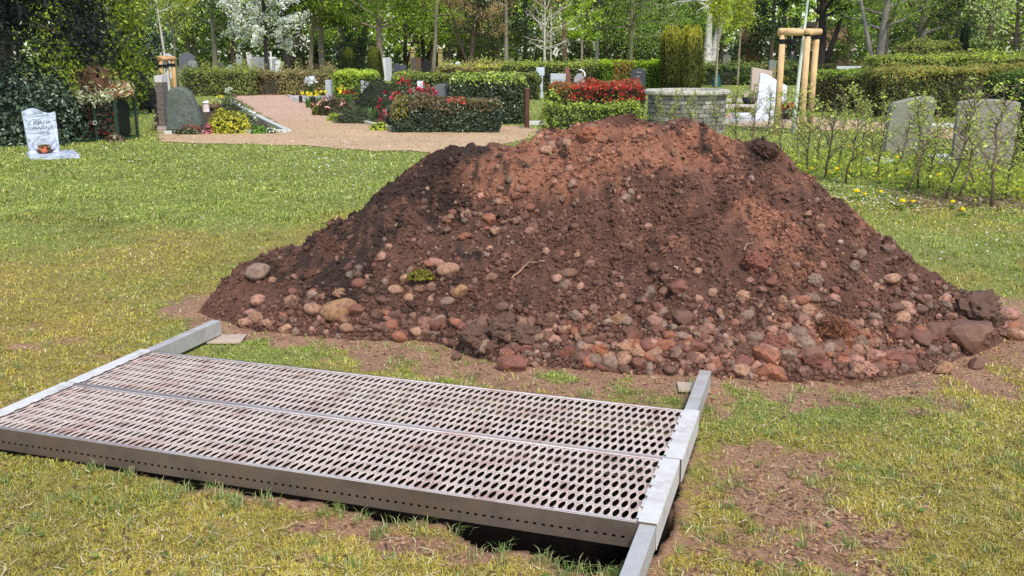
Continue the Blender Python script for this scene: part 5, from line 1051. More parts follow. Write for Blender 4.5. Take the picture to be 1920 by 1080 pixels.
kerb('grave_kerb', 'striped grey kerb rows at the far end of the right flower bed', ((545, 186), (612, 186)), .25, .12, S(170, 170, 170))
kerb('grave_kerb', 'second grey kerb row nearer the black lantern', ((552, 191), (606, 192)), .25, .12, S(176, 176, 174))
t = thing('grave_bed', 'dark planted soil inside the pale kerb of the left grave', 'flower bed', (*G(420, 235), 0)); cen = np.array(G(420, 235))
P = np.array([np.array(G(*p)) - cen for p in ((316, 251), (520, 248), (490, 229), (450, 206), (432, 195), (330, 205))]); g = Geo(); g.add(np.c_[np.r_[P, [P.mean(0)]], np.r_[np.full(6, .035), .07]], T=[(6, i, (i + 1) % 6) for i in range(6)], c=S(72, 58, 44)); g.obj('soil', M_soil, t)
t = thing('grave_bed', 'dark planted soil of the flower bed right of the path', 'flower bed', (*G(650, 205), 0)); cen = np.array(G(650, 205))
P = np.array([np.array(G(*p)) - cen for p in ((733, 242), (690, 231), (650, 219), (598, 202), (560, 186), (640, 182), (735, 200))]); g = Geo(); g.add(np.c_[np.r_[P, [P.mean(0)]], np.r_[np.full(7, .035), .09]], T=[(7, (i + 1) % 7, i) for i in range(7)], c=S(76, 62, 48)); g.obj('soil', M_soil, t)
# white flowers low in the front kerb
shrub('low white flowers along the front kerb of the left grave', PX(505, 19.6), 19.6, .22, .1, .10, [S(220, 220, 210), S(96, 112, 66), S(232, 232, 226)], .04, 220, name='flower_row', cat='flowers', z0=.03)
shrub('low pale groundcover along the kerb before the heather', PX(345, 19.25), 19.25, .3, .07, .10, [S(150, 156, 120), S(90, 104, 62), S(60, 72, 44)], .04, 300, name='groundcover', cat='plant', z0=.03)
# lanterns, bowls, vases
def lantern(label, px, py, h_, r, c, glass=S(60, 40, 34), name='grave_lantern'):
    x, y = G(px, py, .05); t = thing(name, label, 'grave lantern', (x, y, .05)); g = Geo(); g.lathe([(0, 0), (r, 0), (r, h_ * .14), (r * .82, h_ * .16)], 14, c); g.lathe([(r * .9, h_ * .78), (r * 1.05, h_ * .82), (r * .7, h_ * .95), (0, h_)], 14, c)
    for i in range(4): a = i * 1.57 + .4; g.box((math.cos(a) * r * .84, math.sin(a) * r * .84, h_ * .47), (.012, .012, h_ * .66), c_=c)
    g.obj('frame', M_plain, t); g = Geo(); g.lathe([(r * .78, h_ * .15), (r * .78, h_ * .79)], 14, glass); g.obj('candle_glass', M_polish, t, True); return t
BLK = S(38, 36, 36)
lantern('black grave lantern on the grey kerb rows of the right flower bed', 564, 192, .22, .06, BLK)
lantern('black lantern post among the daffodils', 588, 204, .36, .08, BLK)
lantern('small bronze grave lantern beside the white planter box', 1376, 196, .30, .075, S(92, 84, 76), S(120, 84, 60))
lantern('brown grave lantern on the far slab left of the watering bag tree', 1365, 160, .28, .09, S(70, 56, 46))
lantern('small grave lantern at the right of the black flower bowl', 1416, 163, .30, .09, S(90, 62, 48))
lantern('black grave lantern at the foot of the pale stele', 1014, 176, .26, .08, BLK)
lantern('white grave candle at the path edge of the left grave', 477, 222, .16, .045, S(236, 232, 226), S(240, 236, 230), 'grave_candle')
def vase(label, px, py, h_, r, c, z=0., name='flower_vase'):
    x, y = G(px, py, z); t = thing(name, label, 'vase', (x, y, z)); g = Geo(); g.lathe([(0, 0), (r * .5, 0), (r * .55, h_ * .5), (r, h_), (r * .85, h_), (r * .45, h_ * .55), (0, h_ * .5)], 16, c); g.obj('body', M_plain, t, True); return t
vase('black grave vase standing on the lawn behind the stele', 282, 212, .42, .09, BLK); vase('low black vase left of the stele', 295, 216, .28, .1, BLK); vase('small black vase farthest left by the lawn vases', 285, 206, .2, .07, BLK)
vase('grey stone urn at the corner of the low front hedge', 727, 236, .36, .11, S(150, 156, 152))
t = thing('planter_bowl', 'brown bowl planted with pale flowers in the left grave bed', 'planter', (*G(402, 212), .08)); g = Geo(); g.lathe([(0, 0), (.14, 0), (.27, .16), (.25, .16), (.13, .03), (0, .03)], 20, S(120, 92, 76)); g.obj('bowl', M_plain, t, True)
g = Geo(); leaves(g, np.c_[np.clip(rg.normal(size=400), -1.8, 1.8) * .1, np.clip(rg.normal(size=400), -1.8, 1.8) * .1, .17 + rg.uniform(0, .10, 400)], .07, pick([S(200, 200, 120), S(120, 132, 66), S(226, 222, 190)], 400)); g.obj('plants', M_leaf, t)
lantern('white grave lantern beside the brown bowl', 387, 210, .30, .09, S(232, 222, 216), S(236, 214, 206))
x, y = PX(1390, 23), 23.0; t = thing('planter_box', 'white oval planter with faded plants beside the white marble headstone', 'planter', (x + .03, y, .06)); g = Geo(); g.lathe([(0, 0), (.21, 0), (.25, .17), (.23, .17), (.2, .04), (0, .04)], 20, S(214, 212, 222), sy=.5); g.obj('box', M_plain, t, True)
g = Geo(); leaves(g, np.c_[np.clip(rg.normal(size=400), -1.6, 1.6) * .11, np.clip(rg.normal(size=400), -1.6, 1.6) * .05, .17 + rg.uniform(0, .12, 400)], .06, pick([S(140, 124, 84), S(170, 150, 110), S(110, 116, 60)], 400)); g.obj('plants', M_leaf, t)
x, y = PX(1475, 23.2), 23.2; t = thing('planter_bowl', 'black round bowl with red flowers right of the white marble headstone', 'planter', (x, y, .06)); g = Geo(); g.lathe([(0, 0), (.16, 0), (.26, .12), (.25, .22), (.22, .22), (.14, .04), (0, .04)], 20, S(40, 40, 48)); g.obj('bowl', M_plain, t, True)
g = Geo(); leaves(g, np.c_[np.clip(rg.normal(size=400), -1.7, 1.7) * .13, np.clip(rg.normal(size=400), -1.7, 1.7) * .1, .24 + rg.uniform(0, .13, 400)], .08, pick([S(226, 84, 70), S(236, 120, 100), S(84, 92, 50)], 400)); g.obj('flowers', M_petal, t)
x, y = PX(1406, 30), 30.0; t = thing('planter_bowl', 'black bowl with white and lime flowers in front of the pinkish headstone', 'planter', (x, y, .05)); g = Geo(); g.lathe([(0, 0), (.15, 0), (.25, .2), (.22, .2), (.13, .04), (0, .04)], 20, S(44, 46, 44)); g.obj('bowl', M_plain, t, True)
g = Geo(); leaves(g, np.c_[np.clip(rg.normal(size=400), -1.7, 1.7) * .12, np.clip(rg.normal(size=400), -1.7, 1.7) * .1, .24 + rg.uniform(0, .15, 400)], .09, pick([S(232, 226, 214), S(170, 184, 80), S(226, 190, 170)], 400)); g.obj('flowers', M_petal, t)
# white marble headstone and its slab
def moon(g, z0): g.box((-.24, -.10, .42 + z0), (.012, .003, .26), c_=S(170, 174, 190)); lines([(-.1, .2, .60, -.10, S(176, 178, 190)), (-.06, .18, .50, -.10, S(180, 182, 194)), (-.02, .2, .42, -.10, S(180, 182, 194)), (-.14, .16, .12, -.10, S(184, 186, 196))])(g, z0)
Yw = 23.4; xw = PX(1442, Yw, .4); Hw = TZ(137, Yw) - .06
slab_stone('white marble headstone with slanting top behind the left post of the tripod', xw, Yw, [(-.31, 0), (.37, 0), (.39, Hw * .72), (-.12, Hw * .98), (-.26, Hw)], .2, mat('white_marble', .4, 4, .07, .03, 30, spec=.4, dirt=(S(206, 208, 216), 3, .55, .5)), S(226, 228, 234), R(-10), (1.0, .5, .06), parts=[('engraving', moon, M_plain)])
t = thing('grave_slab', 'long low stone slab in front of the white marble headstone', 'grave slab', (PX(1400, 22.7), 22.7, 0)); g = Geo(); g.box((0, 0, .03), (1.6, .5, .10), c_=S(196, 190, 182)); g.obj('slab', M_gran, t, bevel=.008)
t = thing('grave_slab', 'long pale kerb slab in front of the far lanterns and bowl', 'grave slab', (PX(1370, 29.2), 29.2, 0)); g = Geo(); g.box((0, 0, .03), (2.6, .9, .10), c_=S(204, 186, 172)); g.obj('slab', M_gran, t, bevel=.008)
t = thing('grave_slab', 'far low stone slab behind the stone basin', 'grave slab', (PX(1350, 33.0), 33.0, 0)); g = Geo(); g.box((0, 0, .03), (3.0, .8, .10), c_=S(188, 176, 160)); g.obj('slab', M_gran, t, bevel=.008)
gst('pinkish sandstone headstone left behind the white marble one', 1427, 38, 31, 126, 'rect', S(196, 172, 156), .2, M_gran, dz=.12, parts=[('engraving', lines([(-.2, .16, .5, -.105, S(120, 84, 72)), (-.16, .1, .4, -.105, S(120, 84, 72)), (-.2, .16, .22, -.105, S(120, 84, 72))]), M_plain)])
t = thing('golden_shrub', 'small orange leaved shrub right of the pinkish headstone', 'shrub', (PX(1445, 32), 32, 0)); g = Geo(); leaves(g, rg.normal(size=(300, 3)) * (.2, .15, .18) + (0, 0, .75), .07, pick([S(200, 150, 70), S(170, 120, 60), S(140, 130, 60)], 300)); g.obj('foliage', M_leaf, t); g = Geo(); [g.tube([(0, 0, 0), (rg.normal() * .1, 0, .4), (rg.normal() * .2, rg.normal() * .1, .8)], [.02, .014, .004], 4, S(80, 64, 48)) for i in range(6)]; g.obj('branches', M_bark, t)
# watering bags
def bag(label, px, py, w_, h_):
    x, y = G(px, py); t = thing('watering_bag', label, 'watering bag', (x, y - .05, 0), 0, 'green watering bags on young trees'); n = 26; a = np.linspace(0, 6.283, n, endpoint=False); V = []; zs = np.linspace(0, h_, 9)
    for z in zs:
        q = z / h_; r = w_ / 2 * (1.0 - .55 * q ** 1.6) * (1 + .12 * np.sin(a * 5 + q * 4) * (.3 + q)); V.append(np.c_[np.cos(a) * r, np.sin(a) * r * .85, np.full(n, z) + .03 * q * np.sin(a * 3)])
    V = np.concatenate(V); Q = [(i * n + j, i * n + (j + 1) % n, (i + 1) * n + (j + 1) % n, (i + 1) * n + j) for i in range(8) for j in range(n)]; g = Geo(); g.add(V, Q=Q, c=S(40, 96, 92)); g.obj('bag', M_plain, t, True)
    g = Geo(); g.tube([(-.06, 0, h_ * .95), (0, -.05, h_ * 1.08), (.06, 0, h_ * .95)], .012, 6, S(60, 130, 120)); g.obj('strap', M_plain, t)
bag('teal watering bag round the foot of the nearer young tree', 1343, 163, .42, .62); bag('dark green watering bag round the foot of the farther young tree', 1385, 153, .5, .85)
# round stone basin
Yb = 20.0; rb = WD(155, Yb, .5) / 2; hb = TZ(180, Yb - rb * .9); xb = PX(1287, Yb, .5)
t = thing('stone_basin', 'round dry stone water basin with thick pale rim behind the heap', 'stone basin', (xb, Yb, 0))
g = Geo(); rows = 9; 
for r_ in range(rows):
    z0_, z1_ = r_ * hb / rows, (r_ + 1) * hb / rows; a = rg.uniform(0, 1); rr = rb * .93
    while a < 6.283 + .0:
        da = rg.uniform(.16, .34); e = a + da - .014; k = 4; an = np.linspace(a, e, k); ro = rr + rg.uniform(-.012, .016); ri = rr - .14
        V = np.concatenate([np.c_[np.cos(an) * q, np.sin(an) * q, np.full(k, z)] for q in (ro, ri) for z in (z0_ + .006, z1_ - .006)]); Q = []
        for j in range(k - 1): Q += [(j, j + 1, k + j + 1, k + j), (2 * k + j + 1, 2 * k + j, 3 * k + j, 3 * k + j + 1), (k + j, k + j + 1, 3 * k + j + 1, 3 * k + j)]
        Q += [(0, k, 3 * k, 2 * k), (k - 1, 3 * k - 1, 4 * k - 1, 2 * k - 1)]
        g.add(V, Q=Q, c=pick([S(150, 144, 128), S(126, 124, 110), S(170, 164, 150), S(112, 108, 96)], 1, None, .12)[0]); a += da
g.obj('wall', M_masonry, t, bevel=.006)
g = Geo(); g.lathe([(rb * .925 - .03, 0), (rb * .925 - .03, hb)], 40, S(92, 88, 78)); g.obj('mortar', M_masonry, t)
g = Geo()
for i in range(8):
    an = np.linspace(i * .7854 + .012, (i + 1) * .7854 - .012, 7); prof = [(rb * .74, hb), (rb * 1.0, hb), (rb * 1.035, hb + .03), (rb * 1.03, hb + .075), (rb * .99, hb + .10), (rb * .76, hb + .10)]; k = 6
    V = np.concatenate([np.c_[np.cos(an) * p, np.sin(an) * p, np.full(7, z + rg.uniform(-.004, .004))] for p, z in prof]); Q = [(j * 7 + i_, j * 7 + i_ + 1, ((j + 1) % k) * 7 + i_ + 1, ((j + 1) % k) * 7 + i_) for j in range(k) for i_ in range(6)]
    g.add(V, Q=Q, c=S(190, 182, 166) * rg.uniform(.9, 1.06))
g.obj('rim', M_masonry, t); g = Geo(); g.lathe([(0, hb * .55), (rb * .76, hb * .55)], 32, S(70, 72, 66)); g.obj('water', M_polish, t)
# right hand big stones
Yr = G(1695, 304)[1]; Hr = TZ(179, Yr)
slab_stone('leaning grey green headstone with slanted rounded top behind the beech saplings', PX(1700, Yr, .5), Yr, [(-.30, 0), (.25, 0), (.33, Hr * .55), (.36, Hr * .9), (.32, Hr * .98), (.22, Hr), (.02, Hr * .965), (-.22, Hr * .90), (-.27, Hr * .84), (-.30, Hr * .4)], .20, mat('green_granite', .6, 30, .25, .3, 40, dirt=(S(118, 132, 112), 4, .5, .5)), S(142, 138, 118), R(-8), bevel=.02)
t = thing('grave_slab', 'pale low kerb stone left of the leaning headstone', 'grave slab', (PX(1650, Yr - .2, 0), Yr - .1, 0)); g = Geo(); g.box((0, 0, .03), (.36, .3, .10), c_=S(200, 204, 206)); g.obj('slab', M_gran, t, bevel=.008)
t = thing('grave_slab', 'pale stone slab between the leaning headstone and the big grey one', 'grave slab', (PX(1768, Yr, 0), Yr + .0, 0)); g = Geo(); g.box((0, 0, .04), (.55, .5, .12), c_=S(204, 204, 200)); g.obj('slab', M_gran, t, bevel=.008)
t = thing('grave_slab', 'narrow pale slab on the lawn before the beech hedge', 'grave slab', (PX(1755, 21.5, 0), 21.4, 0)); g = Geo(); g.box((0, 0, .03), (.7, .3, .09), c_=S(206, 200, 190)); g.obj('slab', M_gran, t, bevel=.008)
Yg = G(1845, 322)[1]; Hg = TZ(187, Yg); wg = WD(100, Yg, .5)
slab_stone('big rough hewn grey granite headstone at the right edge behind the saplings', PX(1850, Yg, .5), Yg + .1, [(-wg / 2, 0), (wg / 2, 0), (wg / 2 + .03, Hg * .97), (wg * .2, Hg), (-wg * .2, Hg), (-wg / 2, Hg * .955)], .34, M_rough, S(164, 152, 138), R(-20), bevel=.012)
# rusty steel post
Yp = 20.9; t = thing('steel_post', 'rust brown square steel post at the end of the dark hedge', 'post', (PX(988, Yp, .4), Yp, 0), R(15)); g = Geo(); hp = TZ(167, Yp); g.box((0, 0, hp / 2), (.09, .09, hp), c_=S(92, 58, 46)); g.box((0, 0, hp + .012), (.105, .105, .024), c_=S(120, 90, 72)); g.box((0, 0, .01), (.3, .2, .03), c_=S(150, 144, 132)); g.obj('post', M_flange, t, bevel=.004)
t = thing('grave_slab', 'low pale slab right of the rusty post', 'grave slab', (PX(1008, 22.3, 0), 22.3, 0)); g = Geo(); g.box((0, 0, .02), (.4, .5, .09), c_=S(206, 200, 190)); g.obj('slab', M_gran, t, bevel=.006)
# middle headstones
gst('dark curved granite headstone behind the red rhododendron hedge', 830, 34, 22.6, 157, 'arch', S(112, 112, 112), .3, M_gran, .16, R(-14))
gst('grey sloping headstone right of the dark curved one', 886, 34, 22.8, 162, 'rect', S(132, 134, 136), .22, M_gran, dz=.14, rz=R(-14))
t = thing('grave_sign', 'small blank white plaque on a stake behind the rhododendron', 'plaque', (PX(788, 22.4, .8), 22.4, 0)); g = Geo(); g.box((0, 0, .88), (.13, .012, .2), c_=S(232, 232, 240)); g.obj('plate', M_plain, t, bevel=.003); g = Geo(); g.tube([(0, .012, 0), (0, .012, .9)], .012, 6, S(90, 80, 70)); g.obj('stake', M_plain, t)
gst('pale grey narrow headstone right of the far kerb rows', 616, 10, 30, 150, 'rect', S(176, 178, 180), .3, M_gran); gst('pale headstone between the yellow green hedge and the juniper', 684, 12, 29.5, 151, 'rect', S(182, 182, 178), .35, M_gran, dz=.05)
gst('dark headstone with pale engraved marks before the bright green hedge', 1197, 27, 33, 128, 'arch', S(64, 68, 72), .24, M_polish, .12, R(-12), parts=[('engraving', lines([(-.06, .09, 1.0 - .12, -.125, S(200, 202, 204)), (-.04, .05, .74, -.125, S(200, 202, 204)), (-.08, .08, .58, -.125, S(190, 192, 194))]), M_plain)])
def stele_arm(g, z): g.box((0.02, -.0, .95), (.30, .26, .30), c_=S(196, 204, 206))
gst('pale grey stone stele with thicker head before the mottled hedge', 1012, 12, 36, 134, 'rect', S(196, 204, 206), .22, M_gran, parts=[('head_block', stele_arm, M_gran)], name='stele')
gst('light grey granite block headstone right of the stele', 1046, 28, 35.5, 138, 'rect', S(186, 188, 188), .4, M_gran, parts=[('joint', lambda g, z: g.box((0, -.205, .66), (.62, .004, .012), c_=S(110, 110, 108)), M_plain)])
gst('brown stepped headstone right of the light grey block', 1063, 13, 35.5, 139, 'rect', S(122, 78, 62), .3, M_gran, parts=[('top_block', lambda g, z: g.box((0, 0, TZ(133, 35.5)), (.16, .2, .24), c_=S(132, 88, 72)), M_gran)])
gst('grey headstone with round white edge behind the red hedge', 1086, 20, 35.5, 137, 'arch', S(160, 156, 156), .2, M_gran, .5, parts=[('edge_band', lambda g, z: g.tube([(.21 * math.cos(a), -.03, .82 + .2 * math.sin(a)) for a in np.linspace(-.2, 1.7, 9)], .03, 6, S(236, 232, 234)), M_plain)])
# far groups
far_l = [(352, 30, 60, 98, 'arch', S(96, 96, 102), 'tall dark grey headstone in the far left group'), (362, 16, 56, 112, 'arch', S(170, 170, 168), 'pale arched headstone before the tall dark grey one'), (353, 12, 52, 122, 'arch', S(84, 84, 90), 'low dark headstone with white rim in the far left group'), (411, 20, 56, 117, 'rect', S(120, 120, 126), 'low grey headstone left of the pale lump stone'), (433, 15, 52, 121, 'arch', S(190, 190, 186), 'pale lump shaped headstone among the far left shrubs'), (446, 18, 60, 101, 'arch', S(156, 158, 154), 'tall mottled headstone in the far left group'), (469, 9, 62, 101, 'rect', S(206, 196, 196), 'pinkish white headstone under the blossom'), (487, 26, 66, 107, 'rect', S(176, 172, 170), 'wide pale headstone under the blossom'), (511, 20, 60, 108, 'rect', S(150, 150, 154), 'grey headstone right of the wide pale one'), (522, 10, 56, 113, 'arch', S(224, 224, 222), 'white figure like stone at the right of the far left group'), (316, 16, 64, 100, 'arch', S(190, 192, 196), 'pale headstone behind the small stake frame')]
for pc, pw, Y, pt, sh, c, lb in far_l: gst(lb, pc, pw, Y, pt, sh, c, .2, M_gran, .3, rnd.uniform(-.2, .2), group='headstones far off at the left')
far_m = [(721, 8, 60, 108, 'rect', S(214, 214, 212), 'white narrow headstone right of the olive cypress'), (729, 11, 58, 107, 'arch', S(176, 178, 178), 'pale arched headstone right of the white narrow one'), (744, 12, 56, 118, 'arch', S(70, 72, 84), 'blue grey arched headstone left half of a pair'), (756, 12, 56, 121, 'arch', S(74, 76, 88), 'lower blue grey headstone right half of a pair'), (775, 8, 66, 108, 'rect', S(100, 92, 86), 'dark pillar stone left of the brown one'), (785, 10, 64, 108, 'rect', S(146, 112, 86), 'brown sandstone headstone in the middle far group'), (799, 16, 64, 112, 'arch', S(50, 50, 52), 'black arched headstone right of the brown one'), (838, 15, 66, 109, 'arch', S(62, 62, 66), 'black arched headstone left of the pale white slab'), (841, 18, 50, 119, 'rect', S(200, 208, 200), 'pale slab headstone below the black arch'), (859, 9, 52, 115, 'arch', S(226, 226, 224), 'white rounded headstone at the right of the middle far group'), (1591, 44, 46, 124, 'rect', S(192, 194, 190), 'wide pale grey headstone before the little house'), (1447, 14, 50, 112, 'arch', S(120, 126, 118), 'grey headstone top among the dark shrubs left of the person'), (1362, 14, 64, 101, 'arch', S(150, 146, 134), 'pale dome shaped stone in the dark shade right of the birches')]
for pc, pw, Y, pt, sh, c, lb in far_m: gst(lb, pc, pw, Y, pt, sh, c, .2, M_gran, .3, rnd.uniform(-.2, .2), group='headstones far off in the middle and right')
t = thing('wooden_cross', 'thin white grave cross in the far left group', 'grave cross', (PX(510, 58), 58, 0)); g = Geo(); g.box((0, 0, .85), (.09, .06, 1.7), c_=S(226, 224, 220)); g.box((0, -.005, 1.35), (.6, .06, .09), c_=S(226, 224, 220)); g.obj('cross', M_plain, t)
for px in (774, 826):
    t = thing('stone_pillar', 'sandstone gate pillar with ball top, ' + ('left' if px < 800 else 'right') + ' of the far iron gate', 'gate pillar', (PX(px, 72, 1), 72, 0), 0, 'gate pillars in the far middle'); g = Geo(); g.box((0, 0, .85), (.3, .3, 1.7), c_=S(170, 150, 110)); g.box((0, 0, 1.74), (.4, .4, .08), c_=S(180, 160, 120)); g.add(I2[0] * .15 + (0, 0, 1.92), T=I2[1], c=S(190, 170, 130)); g.obj('pillar', M_masonry, t)
# little house in the wood
Yh = 74; t = thing('brick_house', 'little house with reddish tiled roof and dark doorway far behind the tripod', 'house', (PX(1556, Yh, 1), Yh, 0)); g = Geo(); g.box((0, 1.5, .95), (3.0, 3.0, 1.9), c_=S(96, 72, 60)); g.obj('wall', M_masonry, t)
g = Geo(); g.prism([(-1.8, 1.9), (1.8, 1.9), (1.2, 3.9), (-1.2, 3.9)], -.3, 3.3, S(150, 112, 96)); rf_ = g.obj('roof', M_masonry, t); g = Geo(); g.box((.1, -.01, .75), (1.0, .06, 1.5), c_=S(24, 22, 22)); g.obj('door', M_plain, t); g = Geo(); g.box((0, -.34, 1.86), (3.7, .08, .14), c_=S(206, 200, 196)); g.obj('gutter', M_plain, rf_)

# ------------------------------------------------------------------ PERSON
Yq = 52.0; xq = PX(1485, Yq, 1.2)
def skin_mesh(name, nodes, edges, m, col, parent, sub=2):
    me = bpy.data.meshes.new(name); me.from_pydata([n[:3] for n in nodes], edges, []); o = bpy.data.objects.new(name, me); COL.objects.link(o)
    md_ = o.modifiers.new('skin', 'SKIN'); md_.use_smooth_shade = True
    for i, v in enumerate(me.skin_vertices[0].data): r = nodes[i][3]; v.radius = (r, r if len(nodes[i]) < 5 else nodes[i][4]); v.use_root = (i == 0)
    s = o.modifiers.new('sub', 'SUBSURF'); s.levels = sub; s.render_levels = sub
    bpy.context.view_layer.update(); me2 = bpy.data.meshes.new_from_object(o.evaluated_get(bpy.context.evaluated_depsgraph_get())); bpy.data.objects.remove(o)
    V = np.array([v.co[:] for v in me2.vertices]); a = me2.color_attributes.new('Col', 'FLOAT_COLOR', 'POINT'); cc = col(V) if callable(col) else np.tile(col, (len(V), 1)); a.data.foreach_set('color', np.c_[cc, np.ones(len(V))].astype(np.float32).ravel())
    me2.materials.clear(); me2.materials.append(m); o = bpy.data.objects.new(name, me2); COL.objects.link(o); o.parent = parent; return o
t = thing('person', 'distant person in dark jacket and dark cap standing behind the hedge', 'person', (xq, Yq, 0), R(35))
nodes = [(0, 0, .95, .15, .12), (0, 0, 1.2, .15, .12), (0, 0, 1.42, .17, .11), (0, 0, 1.53, .06, .06), (0, -.02, 1.63, .09, .095), (0, -.02, 1.74, .085, .09)]
edges = [(0, 1), (1, 2), (2, 3), (3, 4), (4, 5)]
for s_ in (-1, 1):
    b = len(nodes); nodes += [(s_ * .20, 0, 1.43, .075), (s_ * .25, .02, 1.17, .05), (s_ * .22, -.12, .95, .036), (s_ * .2, -.17, .90, .034)]; edges += [(2, b), (b, b + 1), (b + 1, b + 2), (b + 2, b + 3)]
    for f in range(5):
        e = len(nodes); sp = (f - 2) * .014; nodes += [(s_ * (.2 + sp), -.21 - .004 * (2 - abs(f - 2)), .885 - .01 * (f == 4), .010), (s_ * (.195 + sp), -.235 - .005 * (2 - abs(f - 2)), .865, .008)]; edges += [(b + 3, e), (e, e + 1)]
    b = len(nodes); nodes += [(s_ * .09, 0, .88, .10), (s_ * .10, -.02, .48, .065), (s_ * .10, .02, .08, .045), (s_ * .11, -.13, .04, .04)]; edges += [(0, b), (b, b + 1), (b + 1, b + 2), (b + 2, b + 3)]
SKN = S(206, 160, 138)
skin_mesh('body', nodes, edges, M_cloth, lambda V: np.where(((V[:, 2] > 1.54) | ((V[:, 1] < -.15) & (V[:, 2] > .8) & (V[:, 2] < .95)))[:, None], SKN, S(40, 44, 56)), t)
g = Geo(); n_ = 24
prof = [(.20, .80), (.205, 1.0), (.195, 1.2), (.215, 1.40), (.15, 1.5), (.085, 1.545)]; g.lathe(prof, n_, S(30, 40, 50), sy=.72); g.obj('jacket', M_cloth, t, True)
for s_ in (-1, 1): g = Geo(); g.tube([(s_ * .17, 0, 1.45), (s_ * .21, 0, 1.43), (s_ * .265, .02, 1.17), (s_ * .225, -.11, .96)], [.07, .088, .066, .052], 12, S(30, 40, 50)); g.obj('sleeve', M_cloth, t, True)
g = Geo(); g.lathe([(.108, 1.73), (.112, 1.76), (.10, 1.81), (.05, 1.835), (0, 1.84)], 18, S(24, 26, 32), at=(0, -.02, 0)); g.box((0, -.14, 1.735), (.15, .11, .012), c_=S(24, 26, 32)); g.obj('cap', M_cloth, t, True)
g = Geo(); g.add(I1[0] * (.016, .022, .03) + (0, -.118, 1.66), T=I1[1], c=SKN); [g.add(I1[0] * (.012, .022, .03) + (s_ * .09, -.01, 1.67), T=I1[1], c=SKN) for s_ in (-1, 1)]; g.obj('nose_and_ears', M_cloth, t, True)
g = Geo(); [g.add(I1[0] * (.013, .006, .008) + (s_ * .033, -.108, 1.69), T=I1[1], c=S(40, 30, 28)) for s_ in (-1, 1)]; g.add(I1[0] * (.028, .006, .006) + (0, -.108, 1.615), T=I1[1], c=S(150, 90, 84)); g.obj('eyes_and_mouth', M_cloth, t, True)
g = Geo(); g.lathe([(.094, 1.60), (.1, 1.66), (.099, 1.73)], 18, S(150, 146, 142), at=(0, -.005, 0)); V = g.V[0]; V[:, 1] = np.maximum(V[:, 1], -.04); g.obj('hair', M_cloth, t, True)

# ------------------------------------------------------------------ BEECH SAPLINGS (young hedge behind the mound)
def sapling_proto(seed, h_, nl, label):
    r = np.random.default_rng(seed); t = thing('beech_sapling', label, 'sapling', (0, 0, 0), 0, 'row of beech saplings behind the mound'); g = Geo(); k = 7; z = np.linspace(0, h_, k)
    P = np.c_[np.cumsum(r.normal(size=k) * .028), np.cumsum(r.normal(size=k) * .028), z]; P -= P[0] * (1, 1, 0); P[0, 2] = -.03; bk = S(118, 102, 82)
    g.tube(P, np.linspace(.016, .004, k), 6, bk); L = []
    for i in range(28):
        q = .18 + .82 * (i + r.uniform()) / 28; b = np.array([np.interp(q * h_, z, P[:, j]) for j in range(3)]); a = r.uniform(0, 6.283); ln = .30 * (1.12 - .6 * q) * r.uniform(.6, 1.3); d = np.array((math.cos(a), math.sin(a), r.uniform(.5, 1.2)))
        B = b + d * ln * np.linspace(0, 1, 5)[:, None] * .7 + np.cumsum(r.normal(size=(5, 3)) * .012, 0) * np.linspace(0, 1, 5)[:, None]; g.tube(B, np.linspace(.006, .002, 5), 4, bk, False); L.append(B)
        for j in range(3): f = r.integers(1, 4); e = B[f] + unit(r.normal(size=3) + (0, 0, .4)) * ln * .5; g.tube([B[f], (B[f] + e) / 2 + r.normal(size=3) * .01, e], [.003, .0025, .001], 4, bk, False); L.append(np.array([B[f], (B[f] + e) / 2, e]))
    g.obj('stem', M_bark, t, True); PP = []
    for i in range(nl): B = L[r.integers(len(L))]; f = r.uniform(.25, 1); j = min(int(f * (len(B) - 1)), len(B) - 2); ff = f * (len(B) - 1) - j; PP.append(B[j] * (1 - ff) + B[j + 1] * ff + r.normal(size=3) * .02)
    PP = np.array(PP); g = Geo(); leaves(g, PP, .036, pick([S(170, 184, 78), S(152, 172, 66), S(190, 200, 108), S(204, 206, 136)], nl), np.tile((0, -.2, 1.), (nl, 1)), .6, .9); g.obj('crown', M_leaf, t); return t
spr = [(1515, 330, 1.0), (1547, 337, 1.05), (1585, 345, 1.05), (1616, 330, .9), (1648, 338, .95), (1677, 331, .85), (1697, 362, 1.05), (1722, 353, .95), (1742, 356, .9), (1770, 376, 1.15), (1795, 372, 1.0), (1858, 389, 1.2), (1885, 372, .9), (1925, 390, 1.1), (1487, 316, .95), (1462, 305, 1.0), (1432, 296, .95), (1405, 288, .95), (1378, 282, .9), (1530, 312, .8), (1570, 320, .85), (1340, 274, .8), (1300, 270, .8), (1262, 268, .85), (1230, 266, .8), (1640, 318, .75), (1830, 362, .8)]
pro = [sapling_proto(300 + i, 1.08, n, 'x') for i, n in enumerate((310, 210, 390, 270))]
for i, (px, py, hh) in enumerate(spr):
    x, y = G(px, py); refs = ['between the mound and the leaning headstone', 'before the leaning grey headstone', 'before the big grey granite headstone', 'behind the right shoulder of the mound', 'in front of the stone basin']
    rf = refs[4] if px < 1350 else refs[3] if px < 1500 else refs[0] if px < 1650 else refs[1] if px < 1780 else refs[2]
    zone = [p for p in spr if (refs[4] if p[0] < 1350 else refs[3] if p[0] < 1500 else refs[0] if p[0] < 1650 else refs[1] if p[0] < 1780 else refs[2]) == rf]; zone.sort(); od = ['first', 'second', 'third', 'fourth', 'fifth', 'sixth', 'seventh', 'eighth'][zone.index((px, py, hh))]
    lb = f'beech sapling, {od} from left {rf}'
    if i < 4: t = pro[i]; t.location = (x, y, 0); t.scale = (hh,) * 3; t.rotation_euler = (0, 0, i * 1.3); t['label'] = lb
    else: copy_thing(pro[i % 4], (x, y, 0), i * 1.7, hh * rnd.uniform(.95, 1.05), lb)
